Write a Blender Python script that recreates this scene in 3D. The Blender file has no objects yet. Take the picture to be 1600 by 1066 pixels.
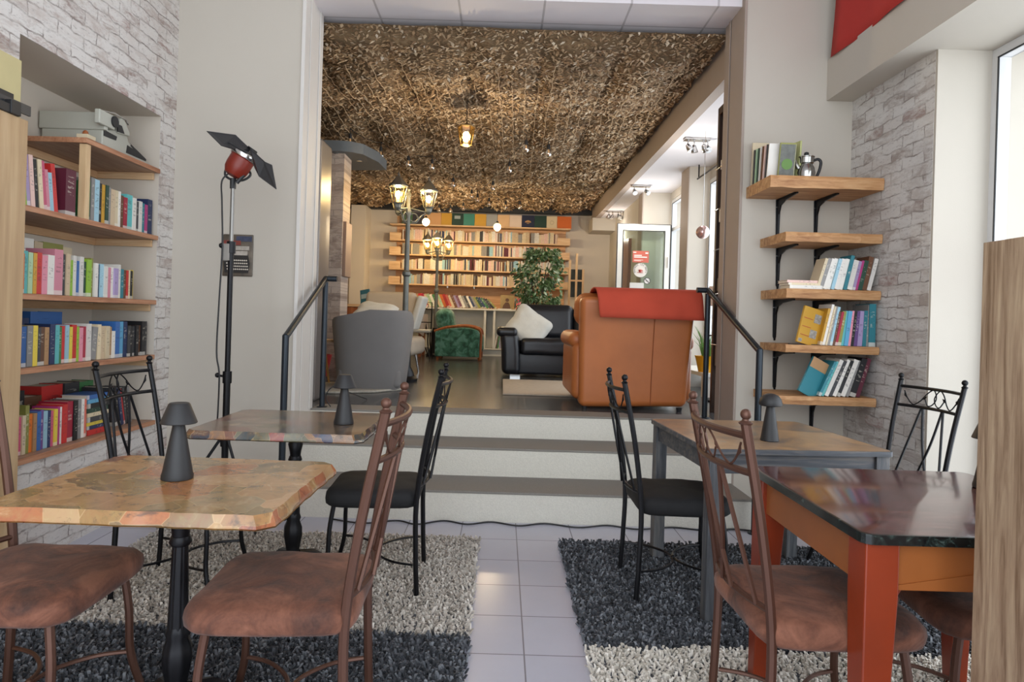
import bpy, bmesh, math, random
from math import sin, cos, pi, radians
from mathutils import Vector, Matrix, noise
random.seed(7)
SC = bpy.context.scene
COL = SC.collection
# ---------------------------------------------------------------- camera, world, exposure
cam_d = bpy.data.cameras.new('camera'); cam = bpy.data.objects.new('camera', cam_d); COL.objects.link(cam)
cam.location = (0, 0, 1.27); cam.rotation_euler = (radians(90), -0.03, 0)
cam_d.sensor_width = 36; cam_d.lens = 1040 / 1600 * 36
cam_d.shift_x = 15 / 1600; cam_d.shift_y = -36 / 1600; cam_d.clip_start = .05
SC.camera = cam
SC.view_settings.view_transform = 'Standard'; SC.view_settings.look = 'None'
SC.view_settings.gamma = 1; SC.view_settings.use_curve_mapping = False
SC.view_settings.exposure = 0.14
w = bpy.data.worlds.new('world'); SC.world = w; w.use_nodes = True
bg = w.node_tree.nodes['Background']; bg.inputs[0].default_value = (.87, .935, 1, 1); bg.inputs[1].default_value = 3.2
SC.cycles.max_bounces = 8; SC.cycles.diffuse_bounces = 5; SC.cycles.transparent_max_bounces = 12
SC.cycles.sample_clamp_indirect = 4; SC.cycles.caustics_reflective = False; SC.cycles.caustics_refractive = False
def area(name, loc, rot, sx, sy, power, col=(1, 1, 1)):
    d = bpy.data.lights.new(name, 'AREA'); d.shape = 'RECTANGLE'; d.size = sx; d.size_y = sy; d.energy = power; d.color = col
    o = bpy.data.objects.new(name, d); COL.objects.link(o); o.location = loc; o.rotation_euler = rot; return o
def portal(name, loc, rot, sx, sy):
    o = area(name, loc, rot, sx, sy, 1); o.data.cycles.is_portal = True; return o
# sky light enters through the glazing on the right and the unseen rear, left open for soft even light
portal('daylight_shop_window', (2.85, 1.34, 1.4), (0, radians(90), 0), 2.9, 4.7)
portal('daylight_lounge_window', (2.62, 6.5, 1.9), (0, radians(90), 0), 2.6, 3.1)
portal('daylight_door_window', (2.62, 9.0, 1.9), (0, radians(90), 0), 2.6, 1.4)
portal('daylight_open_rear', (.2, -1.05, 2.0), (radians(90), 0, 0), 5.0, 4.2)
def point(name, loc, power, col=(1, .78, .5), r=.03, parent=None):
    d = bpy.data.lights.new(name, 'POINT'); d.energy = power; d.color = col; d.shadow_soft_size = r
    o = bpy.data.objects.new(name, d); COL.objects.link(o); o.location = loc
    if parent: o.parent = parent
    return o

# ---------------------------------------------------------------- materials
def lin(c):
    return c / 12.92 if c <= .04045 else ((c + .055) / 1.055) ** 2.4
def hx(s, a=1):
    s = s.lstrip('#'); return tuple(lin(int(s[i:i + 2], 16) / 255) for i in (0, 2, 4)) + (a,)
class NT:
    def __init__(s, name):
        s.m = bpy.data.materials.new(name); s.m.use_nodes = True; s.t = s.m.node_tree; s.b = s.t.nodes['Principled BSDF']
    def n(s, typ, **kw):
        nd = s.t.nodes.new(typ)
        for k, v in kw.items():
            if k.startswith('i_'):
                kk = k[2:]; kk = int(kk) if kk.isdigit() else kk.replace('_', ' ')
                nd.inputs[kk].default_value = v
            else: setattr(nd, k, v)
        return nd
    def l(s, a, b): s.t.links.new(a, b)
    def co(s, kind='Object', scale=(1, 1, 1), loc=(0, 0, 0), rot=(0, 0, 0)):
        tc = s.n('ShaderNodeTexCoord'); mp = s.n('ShaderNodeMapping')
        mp.inputs['Scale'].default_value = scale; mp.inputs['Location'].default_value = loc; mp.inputs['Rotation'].default_value = rot
        s.l(tc.outputs[kind], mp.inputs[0]); return mp.outputs[0]
    def noise(s, v, scale, detail=4, rough=.6, dist=0):
        nn = s.n('ShaderNodeTexNoise'); nn.inputs['Scale'].default_value = scale; nn.inputs['Detail'].default_value = detail
        nn.inputs['Roughness'].default_value = rough; nn.inputs['Distortion'].default_value = dist
        s.l(v, nn.inputs['Vector']); return nn.outputs['Fac']
    def ramp(s, f, stops, interp='LINEAR'):
        r = s.n('ShaderNodeValToRGB'); e = r.color_ramp.elements; r.color_ramp.interpolation = interp
        while len(e) < len(stops): e.new(.5)
        for i, (p, c) in enumerate(stops):
            e[i].position = p; e[i].color = hx(c) if isinstance(c, str) else (c, c, c, 1)
        s.l(f, r.inputs[0]); return r.outputs[0]
    def mix(s, f, a, b, mode='MIX'):
        m = s.n('ShaderNodeMix', data_type='RGBA', blend_type=mode)
        for k, v in ((0, f), (6, a), (7, b)):
            if isinstance(v, (int, float)): m.inputs[k].default_value = v
            elif isinstance(v, str): m.inputs[k].default_value = hx(v)
            elif isinstance(v, tuple): m.inputs[k].default_value = v
            else: s.l(v, m.inputs[k])
        return m.outputs[2]
    def math(s, op, a, b=0, c=None):
        m = s.n('ShaderNodeMath', operation=op)
        for k, v in ((0, a), (1, b), (2, c)):
            if v is None: continue
            if isinstance(v, (int, float)): m.inputs[k].default_value = v
            else: s.l(v, m.inputs[k])
        return m.outputs[0]
    def base(s, c):
        if isinstance(c, str): s.b.inputs['Base Color'].default_value = hx(c)
        else: s.l(c, s.b.inputs['Base Color'])
    def bump(s, h, strength=.3, dist=.01):
        bp = s.n('ShaderNodeBump'); bp.inputs['Strength'].default_value = strength; bp.inputs['Distance'].default_value = dist
        s.l(h, bp.inputs['Height']); s.l(bp.outputs[0], s.b.inputs['Normal'])
    def set(s, rough=None, metal=None, **kw):
        if rough is not None: s.b.inputs['Roughness'].default_value = rough
        if metal is not None: s.b.inputs['Metallic'].default_value = metal
        for k, v in kw.items(): s.b.inputs[k.replace('_', ' ')].default_value = v
        return s
MC = {}
def plain(name, col, rough=.5, metal=0, var=.06, scale=8, bump=0, bscale=60, **kw):
    """solid colour with slight procedural variation"""
    if name in MC: return MC[name]
    t = NT(name); v = t.co(); f = t.noise(v, scale, 3)
    c = hx(col); d = tuple(max(0, x * (1 - var * 2)) for x in c[:3]) + (1,); e = tuple(min(1, x * (1 + var)) for x in c[:3]) + (1,)
    t.base(t.mix(f, d, e)); t.set(rough, metal, **kw)
    if bump: t.bump(t.noise(v, bscale, 4), bump, .004)
    MC[name] = t.m; return t.m
def emis(name, col, strength):
    if name in MC: return MC[name]
    t = NT(name); t.base(col); t.b.inputs['Emission Color'].default_value = hx(col); t.b.inputs['Emission Strength'].default_value = strength
    MC[name] = t.m; return t.m
def wood(name, c1, c2, c3, axis=0, rough=.5, scale=1.0, bump=.15):
    if name in MC: return MC[name]
    t = NT(name); sc = [14 * scale] * 3; sc[axis] = 1.1 * scale
    v = t.co(scale=tuple(sc)); f = t.noise(v, 1.3, 7, .62, 1.2); g = t.noise(v, 5, 4, .6, .2)
    h = t.math('ADD', t.math('MULTIPLY', f, .7), t.math('MULTIPLY', g, .3))
    t.base(t.ramp(h, [(.36, c1), (.5, c2), (.63, c3)])); t.set(rough); t.bump(h, bump, .004)
    MC[name] = t.m; return t.m
def glass(name, tint='#ffffff', alpha=.12):
    if name in MC: return MC[name]
    t = NT(name); out = t.t.nodes['Material Output']
    tr = t.n('ShaderNodeBsdfTransparent'); tr.inputs[0].default_value = hx(tint)
    gl = t.n('ShaderNodeBsdfGlossy'); gl.inputs['Roughness'].default_value = .03
    fr = t.n('ShaderNodeLayerWeight'); fr.inputs[0].default_value = .5
    ms = t.n('ShaderNodeMixShader'); t.l(t.math('MULTIPLY_ADD', t.math('POWER', fr.outputs['Facing'], 5), .6, .02 + alpha * .15), ms.inputs[0])
    t.l(tr.outputs[0], ms.inputs[1]); t.l(gl.outputs[0], ms.inputs[2]); t.l(ms.outputs[0], out.inputs['Surface'])
    MC[name] = t.m; return t.m
def brick(name, horiz, tone=('#d8d2cc', '#b9aca4', '#9c8a82'), white='#dcd8d3', wash=.47, sy=.068, pink='#b48f88', zoff=0):
    """whitewashed brick; horiz = 'X' or 'Y' world axis that runs along the wall"""
    t = NT(name); v = t.co(); sp = t.n('ShaderNodeSeparateXYZ'); t.l(v, sp.inputs[0])
    cb = t.n('ShaderNodeCombineXYZ'); t.l(sp.outputs[horiz], cb.inputs[0]); t.l(sp.outputs['Z'], cb.inputs[1])
    dn = t.n('ShaderNodeTexNoise'); dn.inputs['Scale'].default_value = 9; dn.inputs['Detail'].default_value = 4; t.l(cb.outputs[0], dn.inputs['Vector'])
    ms = t.n('ShaderNodeVectorMath', operation='SCALE'); ms.inputs['Scale'].default_value = .05; t.l(dn.outputs['Color'], ms.inputs[0])
    ad = t.n('ShaderNodeVectorMath', operation='ADD'); t.l(cb.outputs[0], ad.inputs[0]); t.l(ms.outputs[0], ad.inputs[1])
    b = t.n('ShaderNodeTexBrick'); t.l(ad.outputs[0], b.inputs['Vector'])
    b.inputs['Scale'].default_value = 1; b.inputs['Brick Width'].default_value = .21; b.inputs['Row Height'].default_value = sy
    b.inputs['Mortar Size'].default_value = .005; b.inputs['Mortar Smooth'].default_value = .35; b.inputs['Bias'].default_value = -.1
    b.inputs['Color1'].default_value = (0, 0, 0, 1); b.inputs['Color2'].default_value = (1, 1, 1, 1); b.inputs['Mortar'].default_value = (.5, .5, .5, 1)
    tone_c = t.ramp(b.outputs['Color'], [(0, tone[0]), (.45, tone[1]), (.8, tone[2]), (1, pink)])
    st = t.n('ShaderNodeMapping'); st.inputs['Scale'].default_value = (1, 2.6, 1); t.l(cb.outputs[0], st.inputs[0]); n1 = t.noise(st.outputs[0], 3.6, 7, .7, .6); n2 = t.noise(st.outputs[0], 20, 6, .75)
    wm = t.ramp(t.math('ADD', t.math('MULTIPLY', n1, .65), t.math('MULTIPLY', n2, .35)), [(wash - .05, 0.0), (wash + .06, 1.0)])
    c = t.mix(wm, tone_c, white)
    c = t.mix(t.math('MULTIPLY', t.ramp(n2, [(.54, 0.0), (.66, 1.0)]), .65), c, '#8a7f79')
    mm = t.math('MULTIPLY', b.outputs['Fac'], t.ramp(t.noise(st.outputs[0], 7, 5), [(.4, .0), (.62, .95)]))
    c = t.mix(mm, c, '#8d847e'); t.base(c); t.set(.85)
    hgt = t.math('SUBTRACT', t.math('MULTIPLY', n2, .5), t.math('MULTIPLY', b.outputs['Fac'], .8)); t.bump(hgt, .5, .006)
    return t.m
M = {}
M['wall'] = plain('white_wall_paint', '#c2bbaf', .8, var=.03, scale=1.5, bump=.08, bscale=160)
M['wall_warm'] = plain('cream_wall_paint', '#d2c8ba', .8, var=.03, scale=1.5, bump=.06, bscale=160)
M['jamb'] = plain('jamb_paint', '#d6d2cc', .6, var=.02)
M['taupe'] = plain('taupe_paint_and_shade', '#a3958a', .7, var=.03)  # beam colour; also holds the shade of the right casing and piers
M['ceil'] = plain('ceiling_paint', '#dcd8da', .8, var=.02)
M['brick_left'] = brick('whitewashed_brick_left', 'Y', wash=.47)
M['brick_right'] = brick('whitewashed_brick_right', 'Y', tone=('#cfcbc6', '#b9b1aa', '#a0958e'), white='#d6d4d0', wash=.48, pink='#a98a84', sy=.068)
M['brick_col'] = brick('grey_brick_pillar', 'X', tone=('#b5a79d', '#9d8e84', '#857770'), white='#b9aca2', wash=.5, pink='#8d7d75')
M['plaster'] = plain('rough_cream_plaster', '#dcd8cc', .8, var=.09, scale=90, bump=.7, bscale=150)
M['aggregate'] = plain('grey_aggregate', '#8f8a83', .9, var=.25, scale=260, bump=.8, bscale=260)
M['black_metal'] = plain('black_metal', '#1c1c1f', .38, .6, bump=.1)
M['rail_metal'] = plain('blue_black_rail_metal', '#2f363d', .35, .55, var=.1)
M['bronze'] = plain('copper_brown_metal', '#5e4034', .42, .5, var=.1)
M['matte_black'] = plain('matte_black', '#222224', .5)
M['chrome'] = plain('chrome', '#c8c8c8', .15, 1)
M['black_fabric'] = plain('black_fabric', '#161618', .85, var=.2, scale=30, bump=.15)
M['grey_fabric'] = plain('grey_fabric', '#7d7a78', .9, var=.05, scale=5, bump=.25, bscale=400)
M['white_fabric'] = plain('off_white_fabric', '#cbc9c0', .9, var=.1, scale=9, bump=.35, bscale=60)
M['cream_fabric'] = plain('beige_fabric', '#b6aa9a', .9, var=.06, bump=.2)
M['red_fabric'] = plain('coral_red_throw', '#c14a33', .9, var=.12, scale=4, bump=.25, bscale=300)
M['banner_red'] = plain('red_banner_cloth', '#b8322a', .85, var=.08, scale=3)
M['tan_leather'] = plain('tan_leather', '#b96c38', .42, var=.16, scale=3, bump=.12, bscale=45)
M['black_leather'] = plain('black_leather', '#191b21', .36, var=.2, scale=6, bump=.2, bscale=25)
M['white_panel'] = plain('white_laminate', '#dedbd2', .5)
M['white_plastic'] = plain('white_plastic', '#dadada', .4)
M['pale_wood'] = wood('pale_pine', '#c29a70', '#d8b389', '#e6c79f', 0, .55)
M['pale_wood_y'] = wood('pale_pine_along', '#bd9269', '#d3aa80', '#e0bd94', 1, .55)
M['pale_wood_z'] = wood('pale_pine_upright', '#cda97e', '#dcbd92', '#ead0a8', 2, .55, .5)
M['edge_wood'] = wood('reddish_shelf_wood', '#9a6547', '#b98260', '#cb9a78', 1, .5)
M['shelf_under'] = wood('brown_shelf_board', '#8d6a54', '#a5826b', '#b6957d', 1, .5)
M['plank'] = wood('rustic_plank', '#8a5a34', '#b98a5c', '#cda578', 0, .6, .8, .35)
M['oak'] = wood('grey_oak_laminate', '#6c543e', '#967e66', '#b09a7e', 2, .5, 1.6, .3)
M['door_wood'] = wood('blond_door_wood', '#a88a66', '#b89a74', '#c6aa84', 2, .5, .35, .08)
M['orange_paint'] = plain('orange_brown_paint', '#8a3214', .38, var=.16, scale=5)
M['apron_paint'] = plain('orange_apron_paint', '#9c5a2a', .4, var=.14, scale=6)
M['grey_stain'] = wood('grey_stained_wood', '#34363a', '#4b4d51', '#6d6a67', 2, .55, 1.2, .3)
M['grey_stain_x'] = wood('grey_stained_rail_wood', '#2f3237', '#474a50', '#6d665f', 0, .55, 1.2, .3)
M['dark_wood'] = wood('dark_brown_wood', '#1f1511', '#35241c', '#4a352a', 2, .5)
M['red_wood'] = wood('red_brown_wood', '#7a3d1e', '#96552c', '#a9673a', 2, .4)
M['green_leaf'] = None
def suede():
    t = NT('brown_suede'); v = t.co(); f = t.noise(v, 5, 5, .6, 1.5); g = t.noise(v, 90, 3)
    t.base(t.mix(.12, t.ramp(f, [(.32, '#3c231a'), (.47, '#643a28'), (.62, '#875640')]), t.ramp(g, [(.3, '#2c1812'), (.7, '#8c6250')])))
    t.set(.8); t.b.inputs['Sheen Weight'].default_value = .08; t.bump(t.math('ADD', f, t.math('MULTIPLY', g, .15)), .4, .012); return t.m
M['suede'] = suede()
def green_velvet():
    t = NT('green_floral_velvet'); v = t.co(); f = t.noise(v, 9, 4, .6, .8)
    t.base(t.ramp(f, [(.38, '#1d4a38'), (.5, '#39705a'), (.62, '#5d9080')])); t.set(.75); t.b.inputs['Sheen Weight'].default_value = .3; return t.m
M['green_velvet'] = green_velvet()
def decoupage(name, pal, scale=5.5, rough=.26):
    t = NT(name); v = t.co(); dn = t.n('ShaderNodeTexNoise'); dn.inputs['Scale'].default_value = 5; t.l(v, dn.inputs['Vector'])
    sc = t.n('ShaderNodeVectorMath', operation='SCALE'); sc.inputs['Scale'].default_value = .035; t.l(dn.outputs['Color'], sc.inputs[0])
    ad = t.n('ShaderNodeVectorMath', operation='ADD'); t.l(v, ad.inputs[0]); t.l(sc.outputs[0], ad.inputs[1])
    vo = t.n('ShaderNodeTexVoronoi', distance='CHEBYCHEV'); vo.inputs['Scale'].default_value = scale; t.l(ad.outputs[0], vo.inputs['Vector'])
    sp = t.n('ShaderNodeSeparateColor'); t.l(vo.outputs['Color'], sp.inputs[0])
    cells = t.ramp(sp.outputs[0], [(i / len(pal), c) for i, c in enumerate(pal)], 'CONSTANT')
    pn = t.n('ShaderNodeTexNoise'); pn.inputs['Scale'].default_value = 11; pn.inputs['Detail'].default_value = 6; t.l(vo.outputs['Color'], pn.inputs['Vector']); 
    big = t.noise(ad.outputs[0], 14, 6, .7, .5)
    pic = t.ramp(big, [(.34, '#2d2620'), (.43, pal[2]), (.55, pal[0]), (.7, '#cdb58c')])
    c = t.mix(t.math('MULTIPLY', t.ramp(t.noise(ad.outputs[0], 3.5, 2), [(.4, .2), (.6, .75)]), .8), cells, pic)
    ve = t.n('ShaderNodeTexVoronoi', distance='CHEBYCHEV', feature='F2'); ve.inputs['Scale'].default_value = scale; t.l(ad.outputs[0], ve.inputs['Vector'])
    gap = t.math('SUBTRACT', ve.outputs['Distance'], vo.outputs['Distance'])
    c = t.mix(t.math('MULTIPLY', t.math('LESS_THAN', gap, .014), .3), c, '#cfae80')
    dk = t.noise(ad.outputs[0], 5.5, 6, .72, 1.2)
    c = t.mix(t.math('MULTIPLY', t.ramp(dk, [(.56, 0.0), (.64, 1.0)]), .7), c, '#3c342c')
    wm_ = t.noise(ad.outputs[0], 24, 4, .7)
    c = t.mix(t.math('MULTIPLY', t.ramp(wm_, [(.55, 0.0), (.7, 1.0)]), .35), c, '#5a4534')
    t.base(c); t.set(rough); t.b.inputs['Coat Weight'].default_value = .5; t.b.inputs['Coat Roughness'].default_value = .12
    t.bump(t.noise(v, 7, 3), .12, .01); return t.m
M['decoupage_tan'] = decoupage('tan_paper_collage', ['#a87f52', '#b98f62', '#8f764c', '#a8683e', '#94805e', '#85704c', '#bf9468'], 7)
M['decoupage_tan_edge'] = decoupage('pale_paper_collage_edge', ['#9a744a', '#b08a56', '#9a583c', '#b3966c', '#7a6848', '#a8683e', '#927644'], 9)
M['decoupage_dark'] = decoupage('dark_paper_collage', ['#6a4a35', '#8a6a50', '#54524a', '#7f4a3a', '#6f6648', '#4a4440', '#8c7660'], 8)
M['decoupage_edge'] = decoupage('bright_paper_collage_edge', ['#7c5038', '#948054', '#343c54', '#8c3c2c', '#6c6848', '#3c443c', '#94704c', '#2c2824'], 15)
def mahog():
    t = NT('mahogany_tabletop'); v = t.co(scale=(3, 22, 8), rot=(0, 0, .5)); f = t.noise(v, 2, 6, .6, 1)
    t.base(t.ramp(f, [(.3, '#2e1414'), (.5, '#52282a'), (.7, '#74443c')])); t.set(.16); t.b.inputs['Coat Weight'].default_value = .5; t.b.inputs['Coat Roughness'].default_value = .08
    return t.m
M['mahogany'] = mahog()
def worn_top():
    t = NT('worn_grey_brown_tabletop'); v = t.co(); f = t.noise(v, 3.5, 6, .65, .8)
    t.base(t.ramp(f, [(.34, '#6a6058'), (.48, '#94775a'), (.6, '#a88660'), (.72, '#8d8578')])); t.set(.3); t.bump(f, .1, .005); return t.m
M['worn_top'] = worn_top()
def marble_edge():
    t = NT('black_marbled_edge'); v = t.co(); f = t.noise(v, 30, 6, .7, 1.5)
    t.base(t.ramp(f, [(.45, '#0c0d0f'), (.6, '#1e2826'), (.75, '#5f7068')])); t.set(.2); return t.m
M['marble_edge'] = marble_edge()
def tiles(name, w, x0, y0, cols, grout, rough, mort=.003, bumpn=0):
    t = NT(name); v = t.co(loc=(-x0, -y0, 0)); b = t.n('ShaderNodeTexBrick', offset=0.0, squash=1.0); t.l(v, b.inputs['Vector'])
    b.inputs['Scale'].default_value = 1; b.inputs['Brick Width'].default_value = w; b.inputs['Row Height'].default_value = w
    b.inputs['Mortar Size'].default_value = mort; b.inputs['Mortar Smooth'].default_value = .1
    b.inputs['Color1'].default_value = hx(cols[0]); b.inputs['Color2'].default_value = hx(cols[1]); b.inputs['Mortar'].default_value = hx(grout)
    f = t.noise(v, 6, 5); t.base(t.mix(.12, b.outputs['Color'], t.ramp(f, [(.35, cols[2]), (.65, cols[0])])))
    t.set(rough)
    if bumpn: t.bump(t.math('ADD', t.math('MULTIPLY', t.noise(v, 18, 5), bumpn), t.math('MULTIPLY', b.outputs['Fac'], -.5)), .25, .004)
    else: t.bump(t.math('MULTIPLY', b.outputs['Fac'], -1), .3, .002)
    return t.m
M['floor_tile'] = tiles('white_floor_tiles', .3265, .12, 3.82, ('#c0c0cc', '#b8b9c6', '#aaabb8'), '#77747a', .22)
M['slate_tile'] = tiles('dark_slate_tiles', .6, -.39, 5.3, ('#4c4c4d', '#434446', '#38383a'), '#77736e', .22, .004, .6)
M['ceil_tile'] = tiles('white_ceiling_tiles', .6, -.37, 4.95, ('#e4dfe2', '#dedadd', '#d8d4d6'), '#b3aeb0', .6, .008)
def island(name, stops, rough=.8, sheen=0, noise_mix=0):
    t = NT(name); g = t.n('ShaderNodeNewGeometry')
    c = t.ramp(g.outputs['Random Per Island'], stops)
    if noise_mix:
        f = t.noise(t.co(), 1.6, 4); c = t.mix(t.math('MULTIPLY', t.ramp(f, [(.4, 0.0), (.65, 1.0)]), noise_mix), c, '#7d634a')
    t.base(c); t.set(rough); return t.m
M['pile_light'] = island('light_grey_shag', [(0, '#a29a90'), (.5, '#c2bbb2'), (1, '#ddd7ce')])
M['pile_dark'] = island('charcoal_shag', [(0, '#2a2c30'), (.6, '#4e5157'), (1, '#868a90')])
M['pile_white'] = island('ivory_shag', [(0, '#bdb6aa'), (.5, '#d6d0c6'), (1, '#efeae1')])
M['net_leaf'] = island('camouflage_scraps', [(0, '#7a6148'), (.3, '#a68662'), (.6, '#c2a580'), (.85, '#dcc5a2'), (1, '#f4e8d2')], .85, 0, .45)
M['net_base'] = plain('net_backing', '#8a7254', .95, var=.4, scale=9)
M['net_cord'] = plain('net_cord', '#c8b090', .9)
M['ficus'] = island('ficus_leaves', [(0, '#2e4a26'), (.5, '#4f6e3c'), (.8, '#7f9666'), (1, '#c3ccae')], .5)
def bookmat():
    t = NT('book_cover'); oi = t.n('ShaderNodeObjectInfo'); tc = t.n('ShaderNodeTexCoord'); sp = t.n('ShaderNodeSeparateXYZ'); t.l(tc.outputs['Object'], sp.inputs[0])
    z = sp.outputs['Z']; r = oi.outputs['Random']
    cb = t.n('ShaderNodeCombineXYZ'); t.l(t.math('MULTIPLY', sp.outputs['X'], .9), cb.inputs[0]); t.l(t.math('MULTIPLY', r, 57.), cb.inputs[1]); t.l(t.math('MULTIPLY', z, 17.), cb.inputs[2])
    f = t.noise(cb.outputs[0], 1.0, 3, .6)
    band = t.math('MULTIPLY', t.math('GREATER_THAN', z, t.math('MULTIPLY_ADD', r, .35, .2)), t.math('LESS_THAN', z, .86))
    txt = t.math('MULTIPLY', band, t.math('GREATER_THAN', f, .56))
    txt = t.math('MULTIPLY', txt, t.math('LESS_THAN', sp.outputs['Y'], .02)); txt = t.math('MULTIPLY', txt, t.math('LESS_THAN', t.math('ABSOLUTE', sp.outputs['X']), .3))
    hsv = t.n('ShaderNodeSeparateColor', mode='HSV'); t.l(oi.outputs['Color'], hsv.inputs[0])
    ink = t.mix(t.math('GREATER_THAN', hsv.outputs[2], .35), '#e6dfcd', '#2b2a30')
    foot = t.math('MULTIPLY', t.math('LESS_THAN', z, .1), t.math('GREATER_THAN', r, .55))
    c = t.mix(t.math('MULTIPLY', txt, .36), oi.outputs['Color'], ink); c = t.mix(t.math('MULTIPLY', foot, .6), c, '#e8e4da')
    t.base(c); t.set(.45); return t.m
M['book'] = bookmat()
M['pages'] = plain('book_pages', '#ddd4c0', .9, var=.08, scale=60)

# ---------------------------------------------------------------- mesh builder
class MB:
    def __init__(s): s.v = []; s.f = []; s.mi = []; s.m = 0
    def add(s, vs, fs):
        k = len(s.v); s.v += [tuple(p) for p in vs]; s.f += [tuple(i + k for i in f) for f in fs]; s.mi += [s.m] * len(fs); return s
    def box(s, x0, x1, y0, y1, z0, z1, R=None):
        vs = [(x, y, z) for z in (z0, z1) for y in (y0, y1) for x in (x0, x1)]
        if R: vs = [R @ Vector(p) for p in vs]
        return s.add(vs, [(0, 2, 3, 1), (4, 5, 7, 6), (0, 1, 5, 4), (2, 6, 7, 3), (0, 4, 6, 2), (1, 3, 7, 5)])
    def cbox(s, c, d, R=None):
        h = [q / 2 for q in d]
        if R is None: return s.box(c[0] - h[0], c[0] + h[0], c[1] - h[1], c[1] + h[1], c[2] - h[2], c[2] + h[2])
        T = Matrix.Translation(c) @ R.to_4x4(); return s.box(-h[0], h[0], -h[1], h[1], -h[2], h[2], T)
    def tube(s, path, r, n=8, closed=False, flat=None):
        P = [Vector(p) for p in path]; N = len(P); rs = r if isinstance(r, (list, tuple)) else [r] * N
        tan = []
        for i in range(N):
            a = P[(i - 1) % N] if (closed or i) else P[0]; b = P[(i + 1) % N] if (closed or i < N - 1) else P[-1]
            d = b - a; tan.append(d.normalized() if d.length > 1e-9 else Vector((0, 0, 1)))
        u = tan[0].orthogonal().normalized(); vs = []
        for i in range(N):
            u = (u - tan[i] * u.dot(tan[i])); u = u.normalized() if u.length > 1e-6 else tan[i].orthogonal().normalized()
            w_ = tan[i].cross(u)
            for k in range(n):
                a = 2 * pi * k / n; q = u * cos(a) * rs[i] + w_ * sin(a) * rs[i]
                vs.append(P[i] + q)
        fs = []
        for i in range(N if closed else N - 1):
            j = (i + 1) % N
            for k in range(n): l = (k + 1) % n; fs.append((i * n + k, i * n + l, j * n + l, j * n + k))
        if not closed: fs += [tuple(range(n - 1, -1, -1)), tuple((N - 1) * n + k for k in range(n))]
        return s.add(vs, fs)
    def lathe(s, prof, c=(0, 0, 0), n=24, out=None, R=None, cap=True):
        """prof: list of (radius, z); out: outline fn(angle)->scale"""
        vs = []; c = Vector(c)
        for r, z in prof:
            for k in range(n):
                a = 2 * pi * k / n; q = out(a) if out else 1
                p = Vector((r * q * cos(a), r * q * sin(a), z)); vs.append(c + (R @ p if R else p))
        fs = []
        for i in range(len(prof) - 1):
            for k in range(n): l = (k + 1) % n; fs.append((i * n + k, i * n + l, (i + 1) * n + l, (i + 1) * n + k))
        if cap: fs += [tuple(range(n - 1, -1, -1)), tuple((len(prof) - 1) * n + k for k in range(n))]
        return s.add(vs, fs)
    def ball(s, c, r, n=12, sz=1):
        return s.lathe([(max(1e-4, r * sin(pi * i / n)), -r * cos(pi * i / n) * sz) for i in range(n + 1)], c, n + 2, cap=False)
    def rbox(s, c, d, r, m=4, g=2, warp=None, R=None):
        """rounded box, centre c, full size d, corner radius r"""
        h = [q / 2 for q in d]; r = min(r, min(h) * .999); q = [math.tan(pi / 4 * k / m) for k in range(m + 1)]
        def L(a):
            i = a - r; return [-i - r * x for x in reversed(q)] + [-i + 2 * i * k / g for k in range(1, g)] + [i + r * x for x in q] if i > 1e-6 else [-r * x for x in reversed(q[1:])] + [r * x for x in q]
        vs = []; fs = []
        for ax in range(3):
            a, b = (ax + 1) % 3, (ax + 2) % 3; A = L(h[a]); B = L(h[b])
            for sg in (-1, 1):
                k0 = len(vs)
                for x in A:
                    for y in B:
                        p = [0, 0, 0]; p[ax] = sg * h[ax]; p[a] = x; p[b] = y
                        inn = [max(-(h[j] - r), min(h[j] - r, p[j])) for j in range(3)]
                        dv = Vector([p[j] - inn[j] for j in range(3)]).normalized() * r
                        o = Vector(inn) + dv
                        if warp: o = Vector(warp(o))
                        if R: o = R @ o
                        vs.append(o + Vector(c))
                nb = len(B)
                for i in range(len(A) - 1):
                    for j in range(nb - 1):
                        f = (k0 + i * nb + j, k0 + (i + 1) * nb + j, k0 + (i + 1) * nb + j + 1, k0 + i * nb + j + 1)
                        fs.append(f if sg > 0 else f[::-1])
        return s.add(vs, fs)
    def prism(s, pts, z0, z1, axis='z'):
        """extrude polygon; axis z: pts (x,y); axis y: pts (x,z) ; axis x: pts (y,z)"""
        def mk(p, h): return {'z': (p[0], p[1], h), 'y': (p[0], h, p[1]), 'x': (h, p[0], p[1])}[axis]
        n = len(pts); vs = [mk(p, z0) for p in pts] + [mk(p, z1) for p in pts]
        return s.add(vs, [tuple(range(n - 1, -1, -1)), tuple(range(n, 2 * n))] + [(i, (i + 1) % n, n + (i + 1) % n, n + i) for i in range(n)])
    def mesh(s, name, mats, smooth=35, weld=True):
        me = bpy.data.meshes.new(name); me.from_pydata(s.v, [], s.f)
        for m in (mats if isinstance(mats, (list, tuple)) else [mats]): me.materials.append(m)
        me.polygons.foreach_set('material_index', s.mi)
        if weld:
            bm = bmesh.new(); bm.from_mesh(me); bmesh.ops.remove_doubles(bm, verts=bm.verts, dist=1e-5); bmesh.ops.recalc_face_normals(bm, faces=bm.faces); bm.to_mesh(me); bm.free()
        if smooth:
            me.polygons.foreach_set('use_smooth', [True] * len(me.polygons)); me.set_sharp_from_angle(angle=radians(smooth))
        me.update(); return me
    def build(s, name, mats, parent=None, smooth=35, bevel=0, loc=None, rot=None, weld=True):
        o = bpy.data.objects.new(name, s.mesh(name, mats, smooth, weld)); COL.objects.link(o)
        if parent: o.parent = parent
        if loc: o.location = loc
        if rot: o.rotation_euler = rot
        if bevel:
            b = o.modifiers.new('bevel', 'BEVEL'); b.width = bevel; b.segments = 2; b.limit_method = 'ANGLE'; b.angle_limit = radians(40)
        return o
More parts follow.
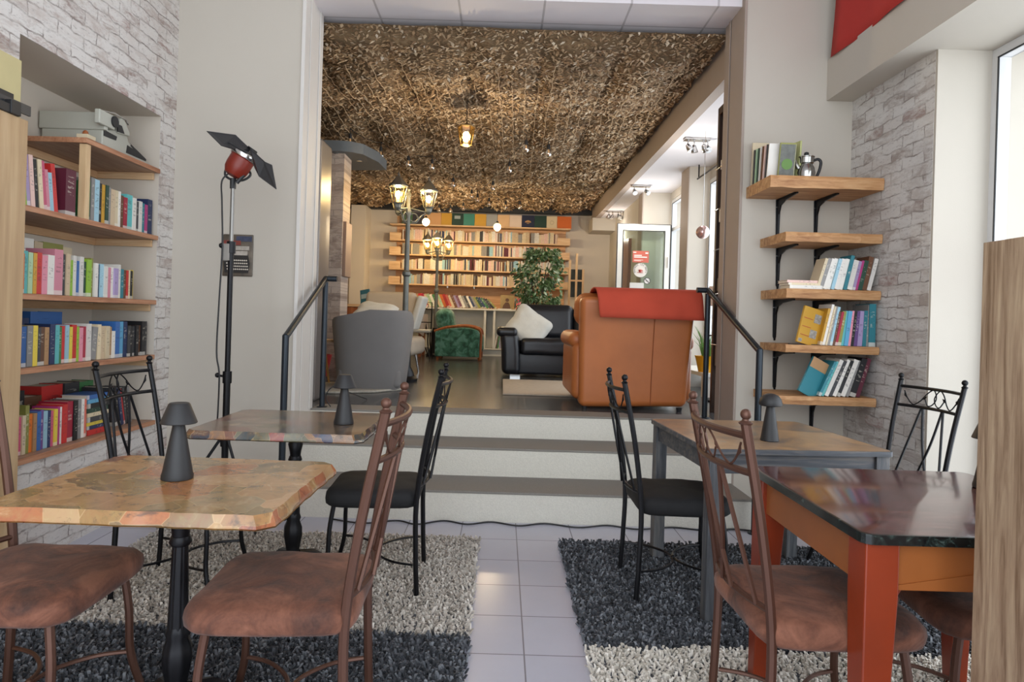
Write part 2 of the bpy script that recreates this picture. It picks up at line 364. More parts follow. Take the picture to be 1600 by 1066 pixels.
def thing(name, label, cat, loc=(0, 0, 0), rz=0, group=None):
    o = bpy.data.objects.new(name, None); COL.objects.link(o); o.empty_display_size = .1
    o.location = loc; o.rotation_euler = (0, 0, rz); o['label'] = label; o['category'] = cat
    if group: o['group'] = group
    return o
def tag(o, label, cat, group=None, kind=None):
    o['label'] = label; o['category'] = cat
    if group: o['group'] = group
    if kind: o['kind'] = kind
    return o
def struct(o): o['kind'] = 'structure'; return o
def copy_tree(o, parent=None):
    c = o.copy(); COL.objects.link(c)
    if parent: c.parent = parent
    for ch in list(o.children): copy_tree(ch, c)
    return c
def bez(pts, n=10):
    """Catmull-Rom through points"""
    P = [Vector(p) for p in pts]; out = []
    for i in range(len(P) - 1):
        a = P[max(0, i - 1)]; b = P[i]; c = P[i + 1]; d = P[min(len(P) - 1, i + 2)]
        for k in range(n):
            t = k / n; out.append(.5 * ((2 * b) + (c - a) * t + (2 * a - 5 * b + 4 * c - d) * t * t + (3 * b - a - 3 * c + d) * t ** 3))
    out.append(P[-1]); return out
# ================================================================ ROOM
def sbox(name, mat, *d, bevel=0):
    o = MB().box(*d).build(name, M.get(mat, mat) if isinstance(mat, str) else mat, smooth=0, bevel=bevel); return struct(o)
YA, YB = 4.55, 4.93          # front and back of the wall with the wide opening
ZU = .56                     # raised floor
# floors
sbox('floor', 'floor_tile', -2.35, 3.0, -1.1, 4.6, -.12, 0)
sbox('floor_lounge', 'slate_tile', -3.3, 2.6, 4.96, 12.9, .4, ZU)
# stairs: three risers, aggregate treads with a rough nosing
st = MB()
for i, (y, z) in enumerate([(4.13, .19), (4.53, .383), (4.925, .56)]):
    st.box(-1.40, 1.59, y, 4.95, (0, .19, .383)[i] - (.0 if i == 0 else .0), z - .012)
so = struct(st.build('stairs', M['plaster'], smooth=0))
for i, (y, y2, z) in enumerate([(4.13, 4.53, .19), (4.53, 4.925, .383), (4.925, 5.18, .56)]):
    MB().box(-1.399, 1.59, y - .006, y2, z - .014, z + .001).build('tread', M['aggregate'], so, smooth=0, bevel=.004)
# left wall, built around a deep recess
lw = MB()
lw.box(-2.276, -2.27, -1.1, 3.08, 0, 4.2); lw.box(-2.276, -2.27, 4.36, 4.55, 0, 4.2)
lw.box(-2.276, -2.27, 3.08, 4.36, 2.52, 4.2); lw.box(-2.276, -2.27, 3.08, 4.36, 0, .507); lw.box(-2.40, -2.277, -1.1, 3.0, 0, 4.2)
struct(lw.build('wall_left', M['brick_left'], smooth=0))
nc = MB(); nc.box(-2.8, -2.69, 3.0, 4.46, .4, 2.62); nc.box(-2.69, -2.2765, 4.36, 4.46, .4, 2.62); nc.box(-2.69, -2.2765, 3.0, 3.08, .4, 2.62)
nc.box(-2.69, -2.2765, 3.08, 4.36, 2.52, 2.62); nc.box(-2.69, -2.2765, 3.08, 4.36, .4, .5)
struct(nc.build('wall_recess', M['wall_warm'], smooth=0))
# wall with the opening
sbox('wall_front_left', 'wall', -2.4, -1.41, YA, YB, 0, 4.2)
sbox('wall_front_right', 'wall', 1.60, 2.7, YA, YB, 0, 4.2)
sbox('wall_lintel', 'wall', -1.41, 1.60, YA, YB, 3.72, 4.2)
t = MB(); t.box(-1.425, -1.40, YA - .012, YB + .02, .0, 3.7); t.box(-1.40, -1.392, YB - .06, YB + .02, .56, 3.7); t.box(-1.40, -1.394, YA + .1, YA + .13, .56, 3.7)
struct(t.build('trim_1', M['jamb'], smooth=0, bevel=.003))
t = MB(); t.box(1.592, 1.61, YA - .01, YB + .01, .0, 3.6); t.box(1.583, 1.59, YB - .12, YB - .09, .56, 3.6)
struct(t.build('trim_2', M['taupe'], smooth=0, bevel=.003))  # right casing; the shade on its face is put into the taupe
# right side of the front room
sbox('wall_right', 'brick_right', 2.35, 2.75, 3.68, YA, 0, 2.83)
sbox('wall_window_reveal', 'wall', 2.352, 3.0, 3.66, 3.682, 0, 2.83)
sbox('wall_right_beam', 'wall', 2.17, 3.0, -1.1, YA, 2.82, 3.10)
sbox('wall_right_upper', 'wall', 2.27, 3.0, -1.1, YA, 3.10, 4.2)
sbox('ceiling', 'ceil', -2.4, 3.0, -1.1, 4.93, 4.2, 4.3)
# window_1: tall shop window, frame + panes
def window(name, x, y0, y1, z0, z1, muls, fmat='white_plastic', rails=(), fw=.05):
    m = MB(); m.box(x - .03, x + .04, y0, y1, z0, z0 + fw); m.box(x - .03, x + .04, y0, y1, z1 - fw, z1)
    for y in [y0 + fw / 2, y1 - fw / 2] + list(muls): m.box(x - .03, x + .04, y - fw / 2, y + fw / 2, z0 + fw, z1 - fw)
    for z in rails: m.box(x - .025, x + .035, y0 + fw, y1 - fw, z - fw / 2, z + fw / 2)
    o = struct(m.build(name, M[fmat], smooth=0, bevel=.004))
    g = MB(); g.box(x - .004, x + .004, y0 + fw * .5, y1 - fw * .5, z0 + fw * .5, z1 - fw * .5); g.build('window_glass', glass('window_pane_glass'), o, smooth=0)
    d = MB()
    for y in [y0 + fw, y1 - fw]: d.box(x - .034, x - .028, y - .004, y + .004, z0 + fw, z1 - fw)
    d.box(x - .034, x - .028, y0 + fw, y1 - fw, z1 - fw - .008, z1 - fw)
    d.build('window_seal', M['matte_black'], o, smooth=0)
    return o
w1 = window('window_1', 2.68, -1.0, 3.66, 0.0, 2.82, [1.3])
stk = MB(); stk.lathe([(.09, 0), (.09, .004)], (2.67, 3.36, 1.62), 28, R=Matrix.Rotation(radians(-90), 3, 'Y')); stk.build('window_sticker', plain('red_sticker', '#d8484a', .4), w1)
# lounge shell
sbox('wall_lounge_left', 'wall_warm', -3.4, -3.25, 4.93, 12.95, .3, 3.5)
bw = MB(); bw.box(-3.3, 2.6, 12.8, 12.95, .3, 3.5); bw.box(-2.85, -2.58, 12.3, 12.8, ZU, 3.28)
struct(bw.build('wall_back', M['wall_warm'], smooth=0))
sbox('wall_header', 'matte_black', -3.25, 1.66, 12.68, 12.8, 3.28, 3.42)
sbox('wall_front_left_side', 'wall_warm', -3.3, -2.35, 4.8, YB, .3, 3.5)
sbox('ceiling_lounge', 'ceil_tile', -3.3, 1.72, 4.60, 12.9, 3.47, 3.73)
sbox('wall_beam', 'taupe', 1.65, 1.74, YB, 12.8, 3.155, 3.56)
sbox('ceiling_side_bay', 'ceil', 1.74, 2.62, YB, 12.8, 3.16, 3.25)
sbox('wall_bay_end', 'wall', 1.60, 2.45, 12.2, 12.8, 2.93, 3.159)
rw = MB()
rw.box(2.45, 2.6, YB, 5.02, ZU, 3.16); rw.box(2.2, 2.5, 8.0, 8.33, ZU, 3.159); rw.box(2.0, 2.55, 9.68, 9.95, ZU, 3.159); rw.box(2.02, 2.6, 9.95, 12.8, ZU, 3.159)
rw.box(2.45, 2.6, 5.02, 8.0, 3.0, 3.159); rw.box(2.40, 2.6, 8.33, 9.68, 3.05, 3.159); rw.box(2.45, 2.6, 8.33, 9.68, .3, ZU + .02); rw.box(2.3, 2.6, 5.02, 8.0, .3, ZU + .12)
struct(rw.build('wall_lounge_right', M['wall'], smooth=0))
tp = MB(); tp.box(2.19, 2.2, 7.995, 8.335, ZU, 3.155); tp.box(1.985, 2.0, 9.675, 9.955, ZU, 3.155); struct(tp.build('pier_shade_sheets', M['taupe'], smooth=0))  # thin sheets added on the piers' room-side faces, shade put into their colour
window('window_2', 2.47, 5.02, 8.0, ZU + .12, 3.0, [6.5])
window('window_3', 2.44, 8.33, 9.68, ZU + .02, 3.05, [], rails=(2.62,))
bf = MB(); bf.box(1.97, 2.02, 10.6, 11.6, ZU, 2.6); struct(bf.build('door_2', M['red_wood'], smooth=0))
# open glazed door leaf
dl = MB(); dx0, dx1, dy, dz0, dz1 = 1.60, 2.36, 9.5, ZU + .01, 2.66; fw = .085
dl.box(dx0, dx0 + fw, dy - .03, dy + .03, dz0, dz1); dl.box(dx1 - fw, dx1, dy - .03, dy + .03, dz0, dz1)
dl.box(dx0 + fw, dx1 - fw, dy - .03, dy + .03, dz1 - fw, dz1); dl.box(dx0 + fw, dx1 - fw, dy - .03, dy + .03, dz0, dz0 + .18)
door = struct(dl.build('door_1', M['white_panel'], smooth=0, bevel=.005))
MB().box(dx0 + fw, dx1 - fw, dy - .006, dy + .006, dz0 + .18, dz1 - fw).build('door_glass', glass('door_pane_glass', '#e9f0ea'), door, smooth=0)
s_ = MB()
for q in (dx0 + fw, dx1 - fw): s_.box(q - .006, q + .006, dy - .034, dy - .03, dz0 + .18, dz1 - fw)
for q in (dx0, dx1): s_.box(q - .007, q + .007, dy - .034, dy - .028, dz0, dz1)
s_.box(dx0 + fw, dx1 - fw, dy - .034, dy - .03, dz1 - fw - .01, dz1 - fw); s_.box(dx0, dx1, dy - .034, dy - .03, dz1 + .0005, dz1 + .008)
s_.build('door_seal', M['matte_black'], door, smooth=0)
MB().tube([(dx1 - .03, dy - .05, 2.05), (dx1 - .03, dy - .05, 2.2)], .012).build('door_hinge', M['white_plastic'], door)
# stickers on the glass
def onglass(px, pz): return px, pz
ps = MB(); ps.box(1.83, 2.06, dy - .012, dy - .007, 2.12, 2.285); ps.m = 1
for (a, b, zz, hh) in [(1.85, 1.96, 2.22, .014), (1.85, 2.035, 2.196, .016), (1.85, 1.98, 2.155, .006), (1.85, 1.95, 2.142, .005), (1.838, 1.88, 2.262, .014), (2.01, 2.05, 2.255, .02)]:
    ps.box(a, b, dy - .014, dy - .012, zz - hh / 2, zz + hh / 2)
ps.build('door_poster', [plain('poster_red', '#c0604e', .5), plain('poster_white', '#f0dfd6', .5)], door, smooth=0)
Ry = Matrix.Rotation(radians(90), 3, 'X')
rs = MB(); rs.lathe([(.1, 0), (.1, .004)], (1.945, dy - .008, 2.01), 32, R=Ry)
rs.m = 1; rs.box(1.90, 1.985, dy - .016, dy - .013, 1.972, 1.980); rs.lathe([(.014, 0), (.026, .03), (.026, .034)], (1.943, dy - .014, 1.982), 12); rs.tube([(1.967, dy - .015, 2.012), (1.982, dy - .015, 2.004), (1.967, dy - .015, 1.992)], .003, 6)
rso = rs.build('door_sticker', [plain('sticker_cream', '#ddd6cc', .5), plain('sticker_red', '#b8463c', .5)], door)
def textmesh(body, size, mat, parent, M4, name='lettering', ext=.001):
    c = bpy.data.curves.new(name, 'FONT'); c.body = body; c.size = size; c.extrude = ext; c.align_x = 'CENTER'; c.align_y = 'CENTER'
    o = bpy.data.objects.new(name, c); COL.objects.link(o); bpy.context.view_layer.update()
    me = bpy.data.meshes.new_from_object(o); bpy.data.objects.remove(o); me.materials.clear(); me.materials.append(mat)
    me.transform(M4); return me
bm = bmesh.new(); txt = 'ENTREZ LES MOTS'
for i, ch in enumerate(txt):
    if ch == ' ': continue
    a = radians(200) - radians(220) * i / (len(txt) - 1)
    M4 = Matrix.Translation((1.945 + .083 * cos(a), dy - .014, 2.01 + .083 * sin(a))) @ Matrix.Rotation(radians(90), 4, 'X') @ Matrix.Rotation(a - pi / 2, 4, 'Z')
    me = textmesh(ch, .03, M['matte_black'], door, M4); bm.from_mesh(me)
me = bpy.data.meshes.new('sticker_lettering'); bm.to_mesh(me); me.materials.append(M['matte_black'])
o = bpy.data.objects.new('sticker_lettering', me); COL.objects.link(o); o.parent = rso
ns = MB(); ns.lathe([(.045, 0), (.045, .003)], (2.045, dy - .008, 1.86), 28, R=Ry); ns.m = 1
ns.tube([(2.045 + .044 * cos(a), dy - .014, 1.86 + .044 * sin(a)) for a in [2 * pi * k / 24 for k in range(24)]], .004, 6, closed=True); ns.tube([(2.014, dy - .014, 1.89), (2.076, dy - .014, 1.83)], .004, 6); ns.box(2.025, 2.065, dy - .014, dy - .012, 1.857, 1.863)
ns.build('door_sticker', [plain('sticker_pale', '#e2ddd8', .5), plain('sticker_ink', '#3b3438', .5)], door)
MB().box(1.80, 2.0, dy - .012, dy - .007, 1.70, 1.83).build('door_notice', plain('notice_paper', '#d7d3cd', .7), door, smooth=0)
# radiator pipe line / fittings on the side ceiling
# ---- camouflage netting
def droop(x, y):
    d = .03 + .10 * abs(sin((x + .35) * 5.2)) ** .7 * abs(sin((y - 4.95) * 1.5 + .3)) + .06 * noise.noise((x * 1.7, y * 1.3, 3)) + .04 * noise.noise((x * 5, y * 5, 9))
    e = min(1, (y - 4.95) * 6, (1.63 - x) * 8); return 3.455 - max(.005, d) * max(.15, e) - .02
net = MB(); nx, ny = 90, 150
X0, X1, Y0, Y1 = -3.16, 1.625, 4.95, 12.60
vs = []; fs = []
for j in range(ny + 1):
    for i in range(nx + 1):
        x = X0 + (X1 - X0) * i / nx; y = Y0 + (Y1 - Y0) * j / ny; vs.append((x, y, droop(x, y)))
for j in range(ny):
    for i in range(nx): k = j * (nx + 1) + i; fs.append((k, k + nx + 1, k + nx + 2, k + 1))
net.add(vs, fs); net.m = 1
rnd = random.Random(3)
y = Y0
while y < Y1:
    step = .023 + (y - Y0) * .0026; x = max(X0, -1.55 - (y - 4.95) * .27)
    while x < X1:
        px = x + rnd.uniform(-.4, .4) * step; py = y + rnd.uniform(-.4, .4) * step; z = droop(px, py) - rnd.uniform(.001, .016)
        a = rnd.uniform(0, 2 * pi); L = step * rnd.uniform(1.2, 2.2); W = L * rnd.uniform(.4, .7); c, s_ = cos(a), sin(a); dz = rnd.uniform(.05, .6) * L
        def P(u, v, q): return (px + u * c - v * s_, py + u * s_ + v * c, z - q)
        net.add([P(-L * .4, 0, 0), P(0, -W / 2, dz * .35), P(0, W / 2, dz * .25), P(L * .6, 0, dz)], [(0, 1, 2), (1, 3, 2)])
        x += step
    y += step
net.m = 2
for k in range(34):     # lines of paler cord showing through
    x = -2.4 + k * .115; path = []
    yy = 5.3 + .5 * abs(sin(k * 1.7)); ye = yy + 2.4 + 2.2 * abs(sin(k * .9))
    while yy < ye:
        xx = x + (yy - 5.3) * .02 + .006 * sin(yy * 31 + k); 
        if -3.2 < xx < 1.6: path.append((xx, yy, droop(xx, yy) - .028))
        yy += .07
    if len(path) > 3: net.tube(path, .0032, 4)
nt = net.build('camouflage_net', [M['net_base'], M['net_leaf'], M['net_cord']], smooth=0, weld=False)
tag(nt, 'brown leafy camouflage net stretched under the lounge ceiling', 'net')
# brick pillar with hood-like ceiling panel and dark locker
o = MB().box(-2.25, -1.71, 7.0, 7.32, ZU, 2.95).build('wall_pillar', M['brick_col'], smooth=0); struct(o)
hp = MB(); out = [(-2.9, 6.9), (-1.75, 6.9), (-1.62, 6.93), (-1.52, 7.02), (-1.42, 7.35), (-1.40, 7.75), (-1.75, 7.8), (-2.9, 7.8)]
hp.prism(out, 2.95, 3.06); hpo = tag(hp.build('hood_panel', plain('slate_grey_panel', '#5d646a', .5), smooth=30), 'grey curved panel hung under the net above the brick pillar', 'ceiling panel')
for p in [(-1.8, 7.02), (-1.62, 7.3)]: MB().lathe([(.03, 0), (.03, .006)], (p[0], p[1], 2.943), 16).build('downlight', M['chrome'], hpo)
# ================================================================ FURNITURE
def chair(name, metal, fabric, top=1.025, seatz=.465, r=.0105, sw=.44, sd=.43):
    """wrought-iron chair, faces +Y, origin on the floor under the seat centre"""
    root = thing(name, '', 'chair'); LN = .094; m_ = M[metal]; yb = -.2
    # seat cushion: rounded, slightly tapered towards the back
    def out(a):
        n_ = 7.0; c, s_ = abs(cos(a)), abs(sin(a)); rr = (c ** n_ + s_ ** n_) ** (-1 / n_)
        return rr * (1 - .05 * max(0, -sin(a)))
    prof = [(.001, -.04), (.19, -.04), (.208, -.037), (.220, -.024), (.223, -.002), (.220, .018), (.208, .033), (.18, .041), (.13, .045), (.08, .048), (.001, .05)]
    sm = MB(); sm.lathe(prof, (0, 0, seatz - .02), 44, out, cap=False)
    sm.v = [(x * (sw / .442), y * (sd / .442) * 1.0, z + .006 * noise.noise((x * 11, y * 11, 2)) * (z > seatz - .03)) for x, y, z in sm.v]
    sm.build('seat', M[fabric], root, smooth=60)
    fr = MB(); zf = seatz - .052
    pts = [(.2 * out(a) * cos(a) * .98, .2 * out(a) * sin(a) * .97, zf) for a in [2 * pi * k / 28 for k in range(28)]]
    fr.tube(pts, r * .75, 8, closed=True); fr.build('seat_frame', m_, root)
    for s in (-1, 1):
        g = MB(); foot = (s * .205, .215, 0); g.tube(bez([(s * .175, .17, zf), (s * .185, .185, .3), (s * .195, .19, .15), (s * .215, .225, 0.012)], 5), r, 8)
        g.ball((s * .215, .225, .012), r * 1.15, 8); g.build('leg', m_, root)
        g = MB(); path = bez([(s * .2, yb - .012, .012), (s * .198, yb - .002, .22), (s * .197, yb, seatz - .02), (s * .205, yb - .036, .72), (s * .215, yb - LN, top - .03)], 7)
        g.tube(path, r * 1.12, 8); g.ball((s * .2, yb - .012, .012), r * 1.2, 8)
        leg = g.build('leg', m_, root)
        f_ = MB(); f_.lathe([(r * 1.3, 0), (r * 1.5, .004), (r * .8, .01), (r * .7, .014)], (s * .215, yb - LN, top - .034), 12); f_.ball((s * .215, yb - LN, top - .008), .0145, 10); f_.build('finial', m_, leg)
    def post(z):   # centre line of the posts at height z
        t = max(0, min(1, (z - seatz) / (top - .03 - seatz))); return .197 + .018 * t, yb - LN * t ** 1.25
    def rail(z, bow, n=12):
        x, y = post(z); return [(x * (2 * k / n - 1), y - bow * (1 - (2 * k / n - 1) ** 2), z) for k in range(n + 1)]
    bk = MB(); bow = .045
    z1, z2, z3 = top - .065, top - .165, seatz + .04
    bk.tube(rail(z1, bow), r * .8, 8); bk.tube(rail(z2, bow), r * .8, 8); bk.tube(rail(z3, bow * .8), r * .75, 8)
    def onr(x, z, z_r): 
        X, y = post(z_r); return (x, y - bow * (1 - (x / X) ** 2), z)
    for a, b in ((-.072, -.15), (-.066, .035), (.066, -.035), (.072, .15)):
        p = onr(a, z2, z2); q = onr(b, z3, z3); mid = ((a + b) / 2 - .012 * (1 if b > a else -1) * (abs(b - a) > .08), (p[1] + q[1]) / 2 - .0, (z2 + z3) / 2)
        bk.tube(bez([p, mid, q], 6), r * .58, 6)
    back = bk.build('backrest', m_, root)
    # vine scroll with leaves
    vn = MB()
    def V(x, t): z = z2 + (z1 - z2) * t; return onr(x, z, z)
    for s in (-1, 1):
        pts = [V(s * .185, .78), V(s * .16, .38), V(s * .125, .1), V(s * .09, .3), V(s * .055, .75), V(s * .02, .95), V(s * -.006, .55), V(s * .012, .2), V(s * .04, .12), V(s * .062, .42)]
        vn.tube(bez(pts, 6), .0032, 6)
        for (cx, t, ang) in ((s * .175, .55, s * .5), (s * .066, .5, s * 2.2)):
            c = Vector(V(cx, t)); n_ = 5
            d = Vector((sin(ang), 0, cos(ang))); sd_ = Vector((d.z, 0, -d.x))
            a = c - d * .018; b = c + d * .018
            vn.add([a, c + sd_ * .009 + Vector((0, .002, 0)), b, c - sd_ * .009 + Vector((0, .002, 0)), c + Vector((0, -.004, 0)), c + Vector((0, .006, 0))], [(0, 1, 4), (1, 2, 4), (2, 3, 4), (3, 0, 4), (1, 0, 5), (2, 1, 5), (3, 2, 5), (0, 3, 5)])
    vn.build('vine_scroll', m_, back)
    stt = MB(); h = .155
    for s in (-1, 1):
        y0 = s * .19; stt.tube(bez([(-.195, y0, h), (-.16, y0 - s * .09, h), (-.08, y0 - s * .165, h), (0, y0 - s * .183, h), (.08, y0 - s * .165, h), (.16, y0 - s * .09, h), (.195, y0, h)], 6), r * .55, 6)
    stt.ball((0, 0, h), .012, 8); stt.build('stretcher', m_, root)
    return root
black_chair = chair('dining_chair', 'black_metal', 'black_fabric', 1.03)
brown_chair = chair('dining_chair', 'bronze', 'suede', 1.045, .475, .0125, .46, .47)
used = {}
def place(proto, x, y, deg, label, group=None):
    o = proto if proto.name not in used else copy_tree(proto); used[proto.name] = 1
    o.location = (x, y, 0); o.rotation_euler = (0, 0, radians(deg)); o['label'] = label
    return o
# facing direction: deg 90 faces -X, -90 faces +X
place(black_chair, -.565, 3.16, 92, 'black iron chair with black seat at the left, in front of the steps', 'chairs')
place(black_chair, .845, 3.17, -90, 'black iron chair with black seat tucked under the grey wooden table')
place(black_chair, -1.42, 3.03, -90, 'black iron chair standing before the left wall bookshelves')
place(black_chair, 1.93, 3.40, 97, 'black iron chair against the bright window reveal and right brick wall')
place(brown_chair, -.60, 1.955, 92, 'brown metal chair with brown suede seat right of the nearest collage table')
place(brown_chair, .93, 1.965, -88, 'brown metal chair with brown suede seat left of the orange-legged table')
place(brown_chair, -1.36, 1.96, -90, 'brown metal chair with suede seat at bottom left corner beside sliding door')
place(brown_chair, 1.50, 2.03, 84, 'brown suede seated chair beneath the mahogany tabletop beside the oak cabinet')

# ---- collage tables on fluted iron pedestals
def collage_table(loc, sx, sy, top_mat, edge_mat, label, rz=0):
    root = thing('cafe_table', label, 'table', loc, rz); th = .036; z = .762; rnd = random.Random(sx * 100)
    pts = []; n = 14; cut = .035; hx_, hy_ = sx / 2, sy / 2
    corners = [(-hx_, -hy_), (hx_, -hy_), (hx_, hy_), (-hx_, hy_)]
    for i in range(4):
        a = Vector(corners[i]); b = Vector(corners[(i + 1) % 4]); d = (b - a).normalized()
        for k in range(n + 1):
            p = a + d * cut + (b - a - d * 2 * cut) * (k / n); nn = Vector((d.y, -d.x)); p = p + nn * rnd.uniform(-.0035, .0035); pts.append(p)
    N = len(pts); m = MB()
    lay = [(.985, z - th), (1.0, z - th + .004), (.998, z - .022), (.965, z)]
    vs = [(p.x * s, p.y * s, h) for s, h in lay for p in pts]
    m.m = 1; m.add(vs, [(l * N + i, l * N + (i + 1) % N, (l + 1) * N + (i + 1) % N, (l + 1) * N + i) for l in range(3) for i in range(N)])
    m.m = 0; m.add([(p.x * .965, p.y * .965, z) for p in pts], [tuple(range(N))]); m.add([(p.x, p.y, z - th) for p in pts], [tuple(range(N - 1, -1, -1))])
    m.build('tabletop', [M[top_mat], M[edge_mat]], root, smooth=25)
    def fl(a): return 1 + .05 * cos(12 * a)
    p = MB(); p.lathe([(.05, .70), (.05, .726)], n=24); p.lathe([(.024, .60), (.026, .62), (.034, .655), (.024, .68), (.036, .70)], n=24)
    p.lathe([(.026, .572), (.032, .582), (.026, .6)], n=24); p.lathe([(.028, .3), (.0275, .34), (.021, .572)], n=48, out=fl)
    p.build('pedestal', M['black_metal'], root, smooth=50)
    u = MB(); u.lathe([(.045, .085), (.055, .1), (.04, .125), (.027, .15), (.034, .19), (.041, .23), (.040, .27), (.029, .30), (.034, .315), (.027, .335)], n=32, out=lambda a: 1 + .05 * cos(8 * a)); u.build('pedestal_urn', M['black_metal'], root, smooth=50)
    for k in range(4):
        a = pi / 4 + k * pi / 2; c, s = cos(a), sin(a)
        g = MB(); g.tube([(c * q, s * q, h) for q, h in ((.03, .13), (.1, .12), (.18, .07), (.25, .035), (.285, .02))], [.028, .026, .022, .02, .022], 8); g.lathe([(.026, 0), (.03, .006), (.02, .02)], (c * .285, s * .285, 0), 12)
        g.build('foot', M['black_metal'], root)
    # holder for the top
    h = MB(); h.box(-.2, .2, -.02, .02, z - th - .012, z - th); h.box(-.02, .02, -.2, .2, z - th - .012, z - th); h.build('top_bracket', M['black_metal'], root, smooth=0)
    return root
collage_table((-.93, 1.965, 0), .76, .64, 'decoupage_tan', 'decoupage_tan_edge', 'nearest left cafe table with tan paper collage top on black pedestal', radians(-1))
collage_table((-.945, 3.10, 0), .755, .66, 'decoupage_dark', 'decoupage_edge', 'further left cafe table with dark collage top and colourful edge')

# ---- grey stained table
def leg_table(name, loc, rz, sx, sy, z, th, top, edge, leg, apron, lw, ah, inset, label, taper=1.0, knee=False):
    root = thing(name, label, 'table', loc, rz); hx_, hy_ = sx / 2, sy / 2
    m = MB(); c = .03
    pts = []
    for (x, y, a0) in ((hx_ - c, -hy_ + c, -90), (hx_ - c, hy_ - c, 0), (-hx_ + c, hy_ - c, 90), (-hx_ + c, -hy_ + c, 180)):
        for k in range(5): a = radians(a0 + 22.5 * k); pts.append((x + c * cos(a), y + c * sin(a)))
    N = len(pts); m.m = 1; m.prism(pts, z - th, z - .001); m.m = 0; m.add([(x * .985, y * .985, z) for x, y in pts], [tuple(range(N))])
    m.m = 1; m.add([(x, y, z - .001) for x, y in pts] + [(x * .985, y * .985, z) for x, y in pts], [(i, (i + 1) % N, N + (i + 1) % N, N + i) for i in range(N)])
    m.build('tabletop', [M[top], M[edge]], root, smooth=20)
    a = MB(); i = inset + lw * .2; zz = z - th
    a.box(-hx_ + i, hx_ - i, -hy_ + i, -hy_ + i + .022, zz - ah, zz); a.box(-hx_ + i, hx_ - i, hy_ - i - .022, hy_ - i, zz - ah, zz)
    a.box(-hx_ + i, -hx_ + i + .022, -hy_ + i, hy_ - i, zz - ah, zz); a.box(hx_ - i - .022, hx_ - i, -hy_ + i, hy_ - i, zz - ah, zz)
    a.build('apron', M[apron], root, smooth=0, bevel=.002)
    for sx_ in (-1, 1):
        for sy_ in (-1, 1):
            g = MB(); cx, cy = sx_ * (hx_ - inset - lw / 2), sy_ * (hy_ - inset - lw / 2); t = lw * taper
            ox, oy = sx_ * (lw - t) / 2, sy_ * (lw - t) / 2
            lv = [(lw, 0, 0, zz), (lw, 0, 0, zz - ah - .02), (t, ox, oy, 0)]
            vs = [(cx + ddx + (q / 2) * p[0], cy + ddy + (q / 2) * p[1], h) for q, ddx, ddy, h in lv for p in ((-1, -1), (1, -1), (1, 1), (-1, 1))]
            g.add(vs, [(3, 2, 1, 0), (8, 9, 10, 11)] + [(l * 4 + k, l * 4 + (k + 1) % 4, l * 4 + 4 + (k + 1) % 4, l * 4 + 4 + k) for l in (0, 1) for k in range(4)])
            if knee:
                g.prism([(cx - sx_ * lw / 2, zz - ah), (cx - sx_ * (lw / 2 + .03), zz - ah), (cx - sx_ * lw / 2, zz - ah - .05)], cy - .012, cy + .012, 'y')
            g.build('leg', M[leg], root, smooth=0, bevel=.004)
    return root
leg_table('wooden_table', (1.252, 3.215, 0), radians(4), .82, .83, .75, .022, 'worn_top', 'grey_stain_x', 'grey_stain', 'grey_stain_x', .06, .085, .015, 'square table with grey stained legs and worn brown top')
leg_table('wooden_table', (1.30, 2.03, 0), 0, .78, .77, .762, .026, 'mahogany', 'marble_edge', 'orange_paint', 'apron_paint', .085, .12, .012, 'table with orange painted legs and glossy dark mahogany top', .62, True)

# ---- cordless table lamps
def cone_lamp(loc, label, s=1.0, dome=False):
    root = thing('table_lamp', label, 'lamp', loc, 0)
    b = MB(); b.lathe([(.046, 0), (.05, .002), (.05, .012), (.047, .02), (.019, .16), (.015, .175)] if not dome else [(.045, 0), (.047, .003), (.045, .01), (.022, .15), (.018, .17)], n=32); b.build('lamp_base', M['matte_black'], root, smooth=40)
    h = MB()
    if not dome: h.lathe([(.056, .166), (.0575, .168), (.034, .222), (.03, .226), (.001, .226)], n=32, cap=False); h.lathe([(.054, .168), (.001, .17)], n=32, cap=False)
    else: h.lathe([(.001, .165), (.05, .163), (.056, .166), (.058, .175), (.052, .196), (.04, .21), (.02, .219), (.001, .221)], n=32, cap=False)
    h.build('lamp_shade', M['matte_black'], root, smooth=40)
    root.scale = (s * .9, s * .9, s); return root
cone_lamp((-.955, 1.985, .762), 'black cone shaded table lamp on the nearest left table')
cone_lamp((-.715, 3.06, .762), 'black cone shaded table lamp on the further dark collage table')
cone_lamp((1.228, 3.02, .75), 'black dome shaded table lamp on the grey wooden table', .97, True)
cone_lamp((1.60, 2.17, .762), 'black cone lamp on mahogany tabletop, mostly hidden by the oak cabinet', .97)

